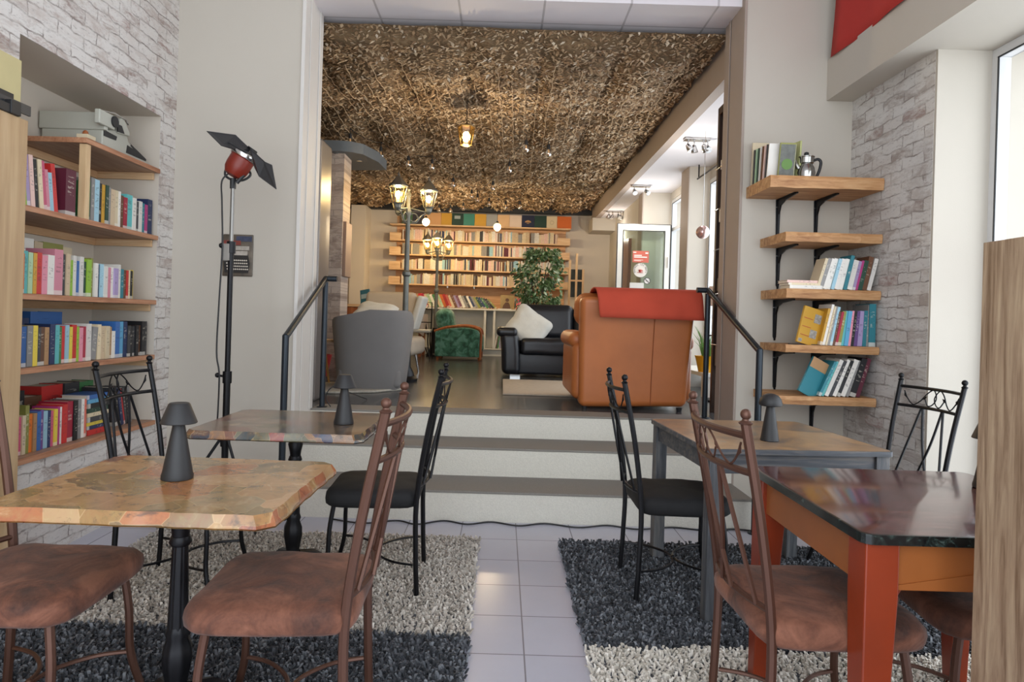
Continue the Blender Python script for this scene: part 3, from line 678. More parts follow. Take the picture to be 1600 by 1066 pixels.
# ---- rugs
def rug(name, x0, x1, y0, y1, bands, label, seed, step=.0125):
    rnd = random.Random(seed); m = MB(); m.m = len(bands)
    m.box(x0 + .01, x1 - .01, y0 + .01, y1 - .01, .001, .012)
    y = y0
    while y < y1:
        x = x0
        while x < x1:
            px = x + rnd.uniform(-.6, .6) * step; py = y + rnd.uniform(-.6, .6) * step
            mi = next(i for i, b in enumerate(bands) if py + .02 * noise.noise((px * 6, py * 6, 1)) < b[0])
            m.m = mi; a = rnd.uniform(0, 2 * pi); r_ = rnd.uniform(.005, .0085); h = rnd.uniform(.02, .034); lx, ly = rnd.uniform(-.016, .016), rnd.uniform(-.016, .016)
            b_ = [(px + r_ * cos(a + q), py + r_ * sin(a + q), .008) for q in (0, 2.1, 4.2)]
            t_ = [(px + lx + r_ * .8 * cos(a + q + .5), py + ly + r_ * .8 * sin(a + q + .5), h) for q in (0, 2.1, 4.2)]
            m.add(b_ + t_, [(0, 1, 4, 3), (1, 2, 5, 4), (2, 0, 3, 5), (3, 4, 5)])
            x += step
        y += step
    o = m.build(name, [M[b[1]] for b in bands] + [M['pile_dark']], smooth=0, weld=False); return tag(o, label, 'rug')
rug('shag_rug', -1.90, -.095, 1.75, 3.78, [(2.62, 'pile_dark'), (9, 'pile_light')], 'shaggy rug with light grey and charcoal bands under the left tables', 1)
rug('shag_rug', .36, 2.12, 1.75, 3.78, [(2.56, 'pile_white'), (9, 'pile_dark')], 'shaggy charcoal rug with ivory band under the right tables', 2)

# ---- cabinet at the right edge, sliding door at the left edge
cb = thing('oak_cabinet', 'tall oak laminate cabinet side at the right edge of view', 'cabinet', (1.3, .95, 0))
MB().box(-.2, -.18, -.58, .58, 0, 1.476).build('side_panel', M['oak'], cb, smooth=0, bevel=.001)
m = MB(); m.box(-.179, .25, -.58, .58, .0, .06); m.box(-.179, .25, -.58, .578, 1.45, 1.475); m.box(.23, .25, -.58, .578, .06, 1.45); m.box(-.179, .23, .56, .578, .06, 1.45); m.build('carcass', M['oak'], cb, smooth=0)
bd = thing('sliding_door', 'blond wooden barn door panel hanging at the left edge', 'door', (-2.2, 2.3, 0))
MB().box(-.02, .02, -1.0, .725, .02, 2.10).build('door_panel', M['door_wood'], bd, smooth=0, bevel=.003)
hg = MB(); hg.box(.0, .03, .46, .475, 2.0, 2.24); hg.box(.0, .03, .46, .62, 2.1, 2.14); hg.box(.0, .035, .60, .66, 2.10, 2.16); hg.box(-.012, .0, .46, .66, 2.10, 2.2); hg.build('roller_hanger', M['matte_black'], bd, smooth=0, bevel=.003)
rl = tag(MB().box(-2.205, -2.195, 1.0, 3.06, 2.13, 2.175).build('door_track', plain('track_steel', '#4a4c50', .4, .6), smooth=0), 'dark steel sliding track above the blond barn door', 'door track')
tag(MB().box(-2.27, -2.215, 1.5, 3.02, 2.05, 2.37).build('track_board', plain('track_board_wood', '#c9bd8c', .6), smooth=0), 'pale yellow board fixed behind the barn door track', 'board')

# ---- handrails
def handrail(x, label, s, x2, y0, y1):
    root = thing('handrail', label, 'handrail', (x, y0, 0)); r = .0205
    d = x2 - x
    MB().tube([(0, 0, 0), (0, 0, 1.125)], r, 14).build('post', M['rail_metal'], root)
    MB().tube([(d, y1 - y0, ZU - .0), (d, y1 - y0, 1.5)], r, 14).build('post', M['rail_metal'], root)
    h = MB(); h.tube([(0, 0, 1.115), (d, y1 - y0, 1.525)], r, 14); h.ball((0, 0, 1.117), r * 1.02, 10); h.ball((d, y1 - y0, 1.525), r * 1.02, 10); h.tube([(d, y1 - y0, 1.525), (d + s * .085, y1 - y0 + .0, 1.525)], r, 14)
    h.build('rail', M['rail_metal'], root)
    for a, b in (((0, 0, 0), 1), ((d, y1 - y0, ZU), 1)): MB().lathe([(.04, 0), (.04, .006), (.022, .01)], a, 18).build('flange', M['rail_metal'], root)
handrail(-1.318, 'dark steel handrail on the left of the steps', 1, -1.335, 4.06, 5.0)
handrail(1.575, 'dark steel handrail on the right of the steps', -1, 1.545, 4.06, 5.02)

# ---- cable along the step
pts = [(-1.0, 4.08), (-.8, 4.02), (-.611, 4.09), (-.482, 4.03), (-.325, 4.115), (-.177, 4.06), (-.03, 4.118), (.137, 4.06), (.301, 4.118), (.501, 4.06), (.687, 4.118), (.865, 4.06), (1.09, 4.118), (1.3, 4.07), (1.474, 4.12), (1.674, 4.08), (1.95, 4.15), (2.2, 4.1)]
tag(MB().tube(bez([(x, y, .006) for x, y in pts], 8), .005, 6).build('power_cable', M['matte_black']), 'thin black cable waving along the foot of the steps', 'cable')
tag(MB().tube(bez([(-1.27, 5.0, ZU + .005), (-1.30, 4.99, .62), (-1.29, 4.98, .68), (-1.24, 5.0, .72), (-1.2, 5.2, .66), (-1.1, 5.5, ZU + .006)], 8), .004, 6).build('power_cable', M['matte_black']), 'short black cable looping beside the left handrail foot on the raised floor', 'cable')

# ---- film lamp on a light stand
sx, sy = -1.622, 3.95
st_ = thing('light_stand', 'tall black film light stand with tripod feet by the left wall', 'light stand', (sx, sy, 0))
m = MB(); m.tube([(0, 0, .30), (0, 0, .87)], .02, 12); m.tube([(0, 0, .86), (0, 0, 1.62)], .016, 12); m.build('pole', M['black_metal'], st_)
m = MB(); m.tube([(0, 0, 1.62), (0, 0, 2.02)], .012, 12); m.build('pole', plain('worn_steel', '#8c8a86', .35, .7), st_)
for z in (.87, 1.64):
    c = MB(); c.lathe([(.026, -.035), (.026, .035)], (0, 0, z), 14); c.tube([(0, 0, z), (-.055, 0, z + .01)], .007, 8); c.lathe([(.012, -.01), (.016, 0), (.012, .01)], (-.058, 0, z + .01), 10, R=Matrix.Rotation(pi / 2, 3, 'Y')); c.build('clamp', M['black_metal'], st_)
hub = MB(); hub.lathe([(.028, .46), (.03, .53)], n=14); hub.lathe([(.024, .28), (.026, .31)], n=14); hub.build('tripod_hub', M['black_metal'], st_)
for a in (-38, 88, 205):
    c, s = cos(radians(a)), sin(radians(a)); g = MB()
    g.tube([(c * .03, s * .03, .5), (c * .33, s * .33, .02)], .009, 8); g.tube([(c * .02, s * .02, .3), (c * .2, s * .2, .23)], .006, 6); lg = g.build('leg', M['black_metal'], st_)
    MB().tube([(c * .32, s * .32, .036), (c * .345, s * .345, .008)], .014, 8).build('rubber_foot', M['matte_black'], lg)
m = MB(); m.box(-.045, .0, -.03, .012, 1.56, 1.66); m.build('cable_box', plain('grey_dimmer', '#8d8983', .5), st_, smooth=0, bevel=.004)
lh = thing('film_lamp', 'red film lamp with black barn doors on top of the stand', 'lamp', (sx, sy, 2.02))
yk = MB(); yk.tube([(0, 0, -.03), (0, 0, .03)], .018, 10); yk.tube(bez([(-.03, 0, .12), (-.045, -.01, .05), (0, 0, .02), (.06, .01, .025), (.095, .02, .06), (.07, .02, .1)], 6), .007, 8); yk.tube([(.03, -.02, .0), (.07, -.02, .05)], .012, 8); yk.build('yoke', M['matte_black'], lh)
ax = Vector((.42, .10, .80)).normalized()        # lamp points up and slightly right, away from the viewer
q = Vector((0, 0, 1)).rotation_difference(ax).to_matrix(); cc = Vector((.03, -.01, .10))
bo = MB(); bo.lathe([(.02, -.07), (.05, -.06), (.066, -.03), (.07, .0), (.07, .05), (.074, .055)], cc, 24, R=q); bo.build('lamp_housing', plain('red_enamel', '#7d2414', .4), lh)
rg = MB(); rg.lathe([(.078, .055), (.08, .06), (.08, .078), (.074, .08)], cc, 28, R=q); rg.build('lens_ring', M['chrome'], lh)
fr = MB(); fr.m = 0
E1 = q @ Vector((1, 0, 0)); E2 = q @ Vector((0, 1, 0)); fc = cc + ax * .088
def plate(name, pts, th=.002):
    n_ = (pts[1] - pts[0]).cross(pts[2] - pts[1]).normalized() * th; k = len(pts)
    b_ = MB().add([p + n_ for p in pts] + [p - n_ for p in pts], [tuple(range(k)), tuple(range(2 * k - 1, k - 1, -1))] + [(i, (i + 1) % k, k + (i + 1) % k, k + i) for i in range(k)])
    return b_.build(name, plain('barn_door_black', '#38383a', .45, .3), lh, smooth=0)
g = MB(); g.tube([fc + E1 * .08 + E2 * .08, fc - E1 * .08 + E2 * .08, fc - E1 * .08 - E2 * .08, fc + E1 * .08 - E2 * .08], .006, 6, closed=True); g.build('barn_door_frame', M['matte_black'], lh)
S = lambda px, py, Y: Vector(((px - 785 + .03 * (py - 497)) * Y / 1040 - sx, Y - sy, 1.27 - (-.03 * (px - 785) + (py - 497)) * Y / 1040 - 2.02))
plate('barn_door', [S(323, 205, 3.80), S(368, 211, 3.96), S(392, 234, 4.02), S(386, 240, 3.98), S(366, 233, 3.88), S(346, 228, 3.80)])
plate('barn_door', [S(391, 232, 3.84), S(414, 253, 3.82), S(425, 258, 3.80), S(432, 296, 3.72), S(405, 276, 3.80), S(398, 262, 3.86)])
plate('barn_door', [S(388, 228, 3.98), S(402, 238, 3.96), S(400, 246, 4.06), S(386, 236, 4.10)])
plate('barn_door', [S(400, 240, 3.92), S(414, 254, 3.90), S(409, 258, 3.96), S(396, 246, 3.98)])
cbm = MB(); cbm.tube(bez([(-.02, -.03, .05), (-.05, -.04, .0), (-.045, -.04, -.12), (-.035, -.04, -.38), (-.04, -.05, -.7), (-.05, -.04, -1.0), (-.03, -.04, -1.15), (-.04, -.03, -1.5)], 6), .005, 6); cbm.build('lamp_cable', M['matte_black'], lh)

# ---- typewriter tin sign on the wall
sg = thing('wall_sign', 'tin wall sign picturing an old typewriter, behind the light stand', 'sign', (-1.817, 4.55, 1.643))
m = MB(); m.rbox((0, -.008, 0), (.205, .012, .285), .006, 2, 1); m.build('sign_plate', plain('sign_dark_ground', '#6a5f52', .4, .1, var=.5, scale=16), sg)
m = MB(); m.box(-.01, .095, -.0165, -.014, .095, .13); m.build('sign_patch', plain('sign_blue', '#3f4660', .5, var=.4, scale=40), sg, smooth=0)
m = MB(); m.box(-.095, .02, -.017, -.014, .07, .10); m.build('sign_patch', plain('sign_red', '#8c3a30', .5, var=.4, scale=30), sg, smooth=0)
m = MB(); m.prism([(-.085, .01), (.07, .01), (.085, -.055), (.075, -.12), (-.085, -.12), (-.09, -.055)], -.018, -.014, 'y'); m.build('typewriter_picture', plain('sign_typewriter_body', '#231f1c', .5, var=.3, scale=30), sg, smooth=0)
m = MB(); m.box(-.08, .08, -.02, -.014, .035, .062); m.box(-.02, .07, -.021, -.017, .0, .03); m.build('platen_picture', plain('sign_pale_metal', '#b8afa4', .5, var=.3, scale=50), sg, smooth=0)
m = MB()
for r_ in range(4):
    for k in range(11): m.lathe([(.0052, 0), (.0052, .003)], (-.072 + k * .0135 + r_ * .003, -.018, -.035 - r_ * .02), 8, R=Matrix.Rotation(pi / 2, 3, 'X'))
m.build('key_picture', plain('sign_keys', '#d6ccbe', .5), sg)
# ---- red banner
bn = MB(); vs = []; fs = []; nu, nv = 26, 14
for i in range(nu + 1):
    for j in range(nv + 1):
        y = 2.2 + 2.27 * i / nu; z = 3.085 + 1.05 * j / nv; y2 = y + (-.06 * (1 - j / nv) * 0 - .05 * sin(pi * j / nv)) * (i / nu)
        vs.append((2.165 - .012 * sin(i * .8) * (1 - j / nv * .5), y2, z))
for i in range(nu):
    for j in range(nv): k = i * (nv + 1) + j; fs.append((k, k + 1, k + nv + 2, k + nv + 1))
bn.add(vs, fs); bo_ = bn.build('red_banner', M['banner_red'], smooth=60); sd_ = bo_.modifiers.new('cloth', 'SOLIDIFY'); sd_.thickness = .003
tag(bo_, 'red cloth banner hanging high above the right beam', 'banner')
# ================================================================ SHELVES AND BOOKS
def bookmesh(name, cover=.07):
    m = MB(); c = cover
    m.box(-.5, -.5 + c, 0, 1, 0, 1); m.box(.5 - c, .5, 0, 1, 0, 1); m.box(-.5 + c, .5 - c, 0, .035, 0, 1)
    m.m = 1; m.box(-.5 + c, .5 - c, .035, .96, .015, .985)
    return m.mesh(name, [M['book'], M['pages']], smooth=0, weld=False)
BOOK = bookmesh('book_block')
PAL = {'white': '#e0dcd4', 'cream': '#dccbaa', 'beige': '#c9b394', 'tan': '#b48c62', 'grey': '#8e8c8a', 'charcoal': '#3d3d40', 'black': '#1b1b1e', 'navy': '#24335a',
 'blue': '#3565a5', 'pale blue': '#9cc3d2', 'sky blue': '#5b9fc4', 'teal': '#2f7f8c', 'turquoise': '#5fb4b4', 'green': '#3f7d4a', 'lime': '#95bf3e', 'olive': '#8f8f48', 'yellow': '#e0c84a',
 'gold': '#c2932f', 'orange': '#d9752f', 'red': '#c0302c', 'crimson': '#a8243c', 'maroon': '#5c2233', 'pink': '#dc8f9f', 'rose': '#c85a78', 'magenta': '#b03878', 'purple': '#6c4a86', 'lilac': '#a694bc', 'brown': '#6a4630', 'mauve': '#7a4a60', 'pale pink': '#e6c3b8', 'dark green': '#234436', 'pale green': '#a9c6a0', 'salmon': '#d9705c'}
used_labels = set(); NB = [0]
ORD = ['leftmost', 'second', 'third', 'fourth', 'fifth', 'sixth', 'seventh', 'eighth', 'ninth', 'tenth', 'eleventh', 'twelfth', 'thirteenth', 'fourteenth', 'fifteenth', 'sixteenth', 'seventeenth', 'eighteenth', 'nineteenth', 'twentieth'] + ['twenty-' + w for w in ('first', 'second', 'third', 'fourth', 'fifth', 'sixth', 'seventh', 'eighth', 'ninth')] + ['thirtieth'] + ['thirty-' + w for w in ('first', 'second', 'third', 'fourth', 'fifth', 'sixth', 'seventh', 'eighth', 'ninth')] + ['fortieth'] + ['forty-' + w for w in ('first', 'second', 'third', 'fourth', 'fifth', 'sixth', 'seventh', 'eighth', 'ninth')] + ['fiftieth'] + ['fifty-' + w for w in ('first', 'second', 'third', 'fourth')]
def row(spec, start, direction, fr, depth, z, where, group, frame, hscale=1.0, fill=None, jitter=.12, seed=0):
    """spec: 'colour[:thick mm[:height mm[:lean deg]]]' list. frame(s, o) -> world position & yaw for distance s along the row"""
    rnd = random.Random(seed + 11); it = []
    for q in spec:
        p = q.split(':'); col = p[0]; t = float(p[1]) / 1000 if len(p) > 1 and p[1] else rnd.uniform(.018, .034); h = float(p[2]) / 1000 if len(p) > 2 and p[2] else rnd.uniform(.185, .225); le = float(p[3]) if len(p) > 3 and p[3] else 0
        it.append([col, t, h * hscale, le])
    tot = sum(t / cos(radians(l)) for _, t, _, l in it)
    k = fill / tot if fill else 1
    s = 0
    for i, (col, t, h, le) in enumerate(it):
        t *= k; wd = t / cos(radians(le))
        o = bpy.data.objects.new('book', BOOK); COL.objects.link(o)
        dp = min(depth, max(.11, h * rnd.uniform(.62, .74))); back = rnd.uniform(0, .012)
        o.scale = (t * .965, dp, h)
        loc, yaw = frame(s + wd / 2, back)
        o.rotation_euler = (0, radians(le), yaw); o.location = (loc[0], loc[1], z + t / 2 * abs(sin(radians(le))) + .0008)
        c = hx(PAL[col]); v = rnd.uniform(.85, 1.12); o.color = (min(1, c[0] * v), min(1, c[1] * v), min(1, c[2] * v), 1)
        if i > 0 and i < len(it) - 1: lab = f'{col} book between {it[i-1][0]} and {it[i+1][0]} on {where}'
        elif i == 0: lab = f'{col} book at the left end of {where}'
        else: lab = f'{col} book at the right end of {where}'
        if lab in used_labels: lab = f'{col} book {ORD[i]} from left on {where}' if i else lab + ' row'
        used_labels.add(lab); tag(o, lab, 'book', group); NB[0] += 1
        s += wd
    return s
def flatbook(col, loc, size, yaw, label, group):
    """book lying flat: size = (depth across, height along spine, thickness)"""
    o = bpy.data.objects.new('book', BOOK); COL.objects.link(o); d, h, t = size
    o.scale = (t, d, h); o.matrix_world = Matrix.Translation((loc[0], loc[1], loc[2] + t / 2 + .0008)) @ Matrix.Rotation(yaw, 4, 'Z') @ Matrix.Rotation(radians(90), 4, 'Y') @ Matrix.Translation((0, 0, -h / 2)) @ Matrix.Diagonal((t, d, h, 1))
    o.color = hx(PAL[col]); assert label not in used_labels, label; used_labels.add(label); tag(o, label, 'book', group); NB[0] += 1; return o

# -- shelves in the left recess
def shelf_left(y0, y1, z, label, x0=-2.685, x1=-2.272, th=.028, batten=True):
    r = thing('wall_shelf', label, 'shelf', (x1, y0, z))
    m = MB(); m.box(x0 - x1, 0, 0, y1 - y0, -th, 0); m.build('shelf_board', M['shelf_under'], r, smooth=0, bevel=.002)
    m = MB(); m.box(0, .006, 0, y1 - y0, -th, 0); 
    if y0 > 3.2: m.box(x0 - x1, .006, -.006, 0, -th, 0)
    m.build('shelf_edge', M['edge_wood'], r, smooth=0, bevel=.001)
    if batten:
        m = MB(); m.box(x0 - x1 + .001, x0 - x1 + .02, 0 if y0 < 3.2 else -.45, y1 - y0, -th - .045, -th - .001); m.build('batten', M['pale_wood_y'], r, smooth=0, bevel=.001)
        m = MB(); m.box(x0 - x1 + .021, -.03, y1 - y0 - .022, y1 - y0 - .002, -th - .045, -th - .001); m.build('batten', M['pale_wood'], r, smooth=0, bevel=.001)
    return r
XS = -2.272
shelf_left(3.59, 4.355, 2.175, 'short top shelf of the left recess carrying the typewriter')
shelf_left(3.085, 4.355, 1.738, 'second shelf of the left recess with tall purple book')
shelf_left(3.085, 4.355, 1.318, 'middle shelf of the left recess with pink books')
shelf_left(3.085, 4.355, .962, 'fourth shelf of the left recess with blue and black books')
shelf_left(3.085, 4.355, .535, 'lowest shelf of the left recess above the brick', x1=-2.255, batten=False)
tag(MB().box(-2.315, -2.276, 3.60, 3.64, 1.740, 2.145).build('shelf_post', M['pale_wood_z'], smooth=0, bevel=.002), 'pale square wooden post propping up the typewriter shelf', 'post')
def frL(y0, x=-2.292, yaw=radians(90)):
    return lambda s, b: ((x - b, y0 + s), yaw)
g1, g2, g3, g4 = ['books on the %s shelf of the left recess' % q for q in ('second', 'middle', 'fourth', 'lowest')]
row('yellow:20:250 lime:28:250:8 lilac:30:245:8 pale_pink:24:250:8 black:18:235:8 cream:24:240:8 rose:28:240:9 pink:20:205:9 pale_blue:24:195:9 red:26:245:9 maroon:85:245'.replace('_', ' ~').replace(' ~', '_').split(), 0, 1, 0, .3, 1.739, 'second left shelf', g1, frL(3.09), fill=.50, seed=1) if False else None
def sp(s): return [q.replace('_', ' ') for q in s.split()]
row(sp('yellow:20:250 lime:28:250:-7 lilac:30:245:-7 pale_pink:24:250:-7 black:18:235:-7 cream:24:240:-7 rose:28:240:-8 pink:20:205:-8 pale_blue:24:195:-8 red:26:245:-9'), 0, 1, 0, .3, 1.739, 'second left shelf', g1, frL(3.13), fill=.30, seed=1)
row(sp('maroon:85:245'), 0, 1, 0, .3, 1.739, 'second left shelf beside the wooden post', g1, frL(3.475), seed=1)
row(sp('green:30:215 grey:26:240 pale_blue:36:238 black:22:225 gold:24:222 dark_green:24:225 grey:28:220 beige:36:215 cream:24:215 white:16:215 brown:22:195 crimson:34:190 turquoise:50:215 white:34:205 charcoal:22:190 white:26:195 teal:26:190 magenta:24:185 navy:46:225'), 0, 1, 0, .3, 1.739, 'second left shelf', g1, frL(3.645), fill=.68, seed=2)
row(sp('salmon:34:185 orange:26:190 turquoise:24:205 pale_green:28:200 gold:22:200 red:30:205 pink:36:195 white:44:200 pink:60:235 charcoal:26:215 beige:28:220 lime:22:190 white:24:215 blue:24:190 white:28:215 dark_green:18:190 lime:36:205 olive:22:215'), 0, 1, 0, .3, 1.319, 'middle left shelf', g2, frL(3.12), fill=.61, seed=3)
row(sp('white:26:190 navy:24:185 pale_blue:30:190 white:30:180 pink:24:175 white:32:180 lilac:34:175 white:18:200 teal:26:175 brown:30:172 red:20:172 cream:18:175 black:16:172 yellow:14:178'), 0, 1, 0, .3, 1.319, 'middle left shelf', g2, frL(3.735), fill=.40, seed=4)
row(sp('orange:36:190 navy:28:200 blue:30:195 grey:34:200 yellow:28:200 charcoal:18:190 brown:28:192 tan:28:190 navy:34:205 turquoise:28:200 green:24:190 red:20:195 pale_blue:24:200 yellow:20:190 red:34:200 lime:20:190 pink:24:185 crimson:22:190 white:34:205 grey:40:185:6'), 0, 1, 0, .3, .963, 'fourth left shelf', g3, frL(3.11), fill=.66, seed=5)
row(sp('cream:30:200 beige:30:190 cream:30:190 tan:24:185 white:24:160 blue:40:215 sky_blue:36:215 navy:34:215 charcoal:24:190 black:26:185 charcoal:24:185 black:26:190 brown:28:190 black:36:215 charcoal:30:215'), 0, 1, 0, .3, .963, 'fourth left shelf', g3, frL(3.79), fill=.53, seed=6)
row(sp('white:16:170 turquoise:14:190 lime:36:185 purple:20:200 rose:24:185 cream:22:190 olive:26:235 orange:24:190 tan:24:190 blue:26:195 purple:22:200 pale_blue:30:190 navy:20:190 rose:22:185 yellow:24:190 magenta:18:200 white:20:195 red:36:205:0 crimson:46:215 black:34:215 grey:34:215 white:26:215 salmon:18:210'), 0, 1, 0, .3, .536, 'lowest left shelf', g4, frL(3.10, -2.30), fill=.62, seed=7)
row(sp('charcoal:24:250:-14 black:24:250:-14 navy:28:240:-14 red:18:230:-14 charcoal:26:235:-12 black:24:235:-12 grey:24:235:-11'), 0, 1, 0, .3, .536, 'lowest left shelf near the corner', g4, frL(4.06, -2.33), seed=8)
for i, (c, t) in enumerate([('red', .03), ('cream', .022), ('yellow', .02), ('navy', .026), ('black', .024), ('cream', .024), ('black', .026), ('blue', .022), ('sky blue', .024)]):
    pass
zz = .536
stack = [('red', .03), ('navy', .02), ('yellow', .02), ('charcoal', .028), ('cream', .022), ('dark green', .026), ('black', .026), ('sky blue', .022), ('blue', .024)]
for i, (c, t) in enumerate(stack):
    where = ['bottom of', 'second in', 'third in', 'fourth in', 'middle of', 'sixth in', 'seventh in', 'next to top of', 'top of'][i]
    flatbook(c, (-2.31 - .004 * (i % 3), 3.84, zz), (.15, .20, t), radians(90), f'{c} book lying flat, {where} the stack on the lowest left shelf', g4); zz += t + .001
# second row / loose books lying on top
for c, x, y, z, d, h, t, lab in [
  ('beige', -2.34, 3.86, .763, .2, .26, .045, 'large beige book lying on top of the flat stack on the lowest left shelf'),
  ('red', -2.42, 3.78, .77, .2, .24, .05, 'thick red book lying at the back above the lowest left shelf stack'),
  ('lilac', -2.36, 3.42, 1.56, .16, .24, .05, 'lilac book lying on top of the pink books, middle left shelf'),
  ('crimson', -2.36, 3.42, 1.612, .16, .22, .02, 'crimson book lying uppermost on the lilac book, middle left shelf')]:
    pass
row(sp('charcoal:30:330 lilac:60:300 green:18:280 cream:24:300 white:40:300 beige:24:290 olive:60:295 cream:30:285'), 0, 1, 0, .13, 1.319, 'back row behind the middle left shelf', g2, frL(3.10, -2.535), fill=.82, seed=9)
row(sp('black:60:285 navy:50:270 charcoal:30:270 charcoal:30:270 black:26:270 brown:60:230 red:80:275 charcoal:60:275 green:60:270'), 0, 1, 0, .13, .536, 'back row behind the lowest left shelf', g4, frL(3.10, -2.535), fill=1.05, seed=10)
row(sp('green:50:220 charcoal:50:215 olive:50:215 navy:70:230 blue:130:265'), 0, 1, 0, .13, .963, 'back row behind the fourth left shelf', g3, frL(3.12, -2.535), fill=.72, seed=12)

# -- typewriter on the top shelf
ty = thing('typewriter', 'pale grey electric typewriter on the top left shelf', 'typewriter', (-2.48, 4.0, 2.177), radians(0))
W = M['typew'] = plain('pale_green_grey_plastic', '#b9b9ad', .45, var=.04); K = M['matte_black']
m = MB()   # side profile swept along x ; y axis: -y = back (towards -Y), +y front keys
side = [(-.19, 0), (.02, .0), (.29, .0), (.30, .03), (.17, .085), (.08, .10), (.06, .135), (-.02, .15), (-.10, .125), (-.19, .11)]
m.prism([(y, z) for y, z in side], -.19, .16, 'x'); m.build('typewriter_case', W, ty, smooth=25, bevel=.006)
m = MB(); m.prism([(-.06, .12), (.06, .132), (.06, .155), (.0, .215), (-.035, .215), (-.06, .17)], -.20, .175, 'x'); m.build('paper_guard', W, ty, smooth=20, bevel=.004)
m = MB(); m.tube([(-.2, -.13, .165), (.2, -.13, .165)], .032, 16); m.build('platen', K, ty)
m = MB(); m.box(-.2, .18, -.20, -.17, .1, .2); m.box(.16, .19, -.27, -.12, .12, .2); m.build('carriage', W, ty, smooth=0, bevel=.005)
m = MB(); m.box(-.15, .162, .10, .285, .06, .073, Matrix.Rotation(radians(-16), 4, 'X') @ Matrix.Translation((0, -.03, .045))); m.prism([(.05, .03), (.27, .03), (.18, .066), (.06, .078)], .158, .163, 'x'); m.prism([(-.18, .07), (-.06, .075), (-.05, .1), (-.18, .105)], .158, .163, 'x'); m.prism([(-.07, .125), (.0, .13), (-.03, .17), (-.07, .17)], .172, .178, 'x'); m.build('key_well', K, ty, smooth=0)
m = MB()
for r_ in range(4):
    for k in range(12): m.cbox((-.12 + k * .022 + r_ * .004, .14 + r_ * .034, .103 - r_ * .015), (.016, .02, .014))
m.build('keys', plain('typewriter_keys', '#3b3b3d', .5), ty, smooth=0)
m = MB(); m.tube([(.16, -.24, .2), (.17, -.1, .225), (.17, .02, .22), (.17, .05, .20)], .005, 6); m.build('carriage_lever', M['chrome'], ty)
lid = MB(); lid.rbox((0, 0, 0), (.3, .2, .16), .02, 3, 1); tag(lid.build('grey_case', plain('grey_case_plastic', '#7d7d80', .6), None, loc=(-2.52, 3.5, 2.09 + .167)), 'grey box behind the typewriter, partly hidden by door track', 'box') if False else None
hb = thing('name_stamp', 'small pale block with a brown knob on the top left shelf', 'ornament', (-2.30, 3.625, 2.176))
m = MB(); m.box(-.03, .03, -.03, .045, 0, .022); m.build('stamp_block', plain('pale_card', '#d2c3a4', .7), hb, smooth=0, bevel=.002)
MB().lathe([(.012, .022), (.016, .03), (.012, .042), (.004, .048)], (0, 0, 0), 14).build('stamp_knob', M['red_wood'], hb)

# -- rustic shelves on the right
def plank_shelf(x0, x1, z, label, brackets, th=.05, dpt=.41, seed=0):
    r = thing('plank_shelf', label, 'shelf', (x0, YA, z)); rnd = random.Random(seed); L = x1 - x0
    n = 22; pts = [(0, -.002)] + [(L * k / n, -dpt + .008 * noise.noise((k * .5, seed, 0)) - .004 * (k % 5 == 2)) for k in range(n + 1)] + [(L, -.002)]
    m = MB(); N = len(pts)
    vs = [(x, y, 0) for x, y in pts] + [(x, y - (.007 if 0 < i < N - 1 else 0), -.02) for i, (x, y) in enumerate(pts)] + [(x, y, -th + .004 * noise.noise((x * 9, seed, 4))) for x, y in pts]
    m.add(vs, [tuple(range(N - 1, -1, -1)), tuple(2 * N + i for i in range(N))] + [(l * N + i, l * N + (i + 1) % N, (l + 1) * N + (i + 1) % N, (l + 1) * N + i) for l in (0, 1) for i in range(N)])
    m.build('shelf_board', M['plank'], r, smooth=25)
    for bx in brackets:
        b = MB(); x = bx - x0; zt = -th - .003
        b.prism([(-.004, zt), (-.30, zt), (-.302, zt - .008), (-.12, zt - .022), (-.05, zt - .045), (-.022, zt - .1), (-.012, zt - .27), (-.004, zt - .275)], x - .006, x + .006, 'x')
        b.box(x - .014, x + .014, -.28, -.002, zt, zt + .003)
        b.prism([(x - .017, zt), (x + .017, zt), (x + .012, zt - .25), (x, zt - .275), (x - .012, zt - .25)], -.006, -.002, 'y')
        bo = b.build('bracket', M['black_metal'], r, smooth=0, bevel=.0015)
        s = MB()
        for q in (-.011, .011): s.lathe([(.0045, 0), (.003, .003)], (x + q, -.007, zt - .05), 8, R=Matrix.Rotation(pi / 2, 3, 'X'))
        s.lathe([(.0045, 0), (.003, .003)], (x, -.007, zt - .255), 8, R=Matrix.Rotation(pi / 2, 3, 'X')); s.build('screw', M['chrome'], bo)
    return r
Z1, Z2, Z3, Z4, Z5 = 2.21, 1.86, 1.508, 1.158, .838
plank_shelf(1.64, 2.345, Z1, 'uppermost plank shelf on the right with the coffee pot', (1.86, 2.12), .075, seed=1)
plank_shelf(1.745, 2.345, Z2, 'empty plank shelf, second from top on the right', (1.87, 2.13), .058, seed=2)
plank_shelf(1.76, 2.345, Z3, 'third plank shelf on the right with white books', (1.86, 2.13), .058, seed=3)
plank_shelf(1.765, 2.345, Z4, 'fourth plank shelf on the right with the yellow book', (1.87, 2.13), .048, seed=4)
plank_shelf(1.73, 2.335, Z5, 'lowest plank shelf on the right above the tables', (2.13,), .052, seed=5)
def frR(x0, y=4.17): return lambda s, b: ((x0 + s, y + b), 0)
q1, q2, q3 = 'books on the third right plank shelf', 'books on the fourth right plank shelf', 'books on the lowest right plank shelf'
row(sp('cream:14:200:16 grey:20:200:16 white:18:198:15 white:18:200:14 pale_blue:16:198:14 white:24:196:13 white:20:198:13 teal:18:220:12 white:26:190:12 lilac:14:185:12 magenta:12:190:12 dark_green:22:190:12 brown:24:215:11 white:20:205:13'), 0, 1, 0, .25, Z3, 'third right plank shelf', q1, frR(1.955, 4.16), fill=.345, seed=21)
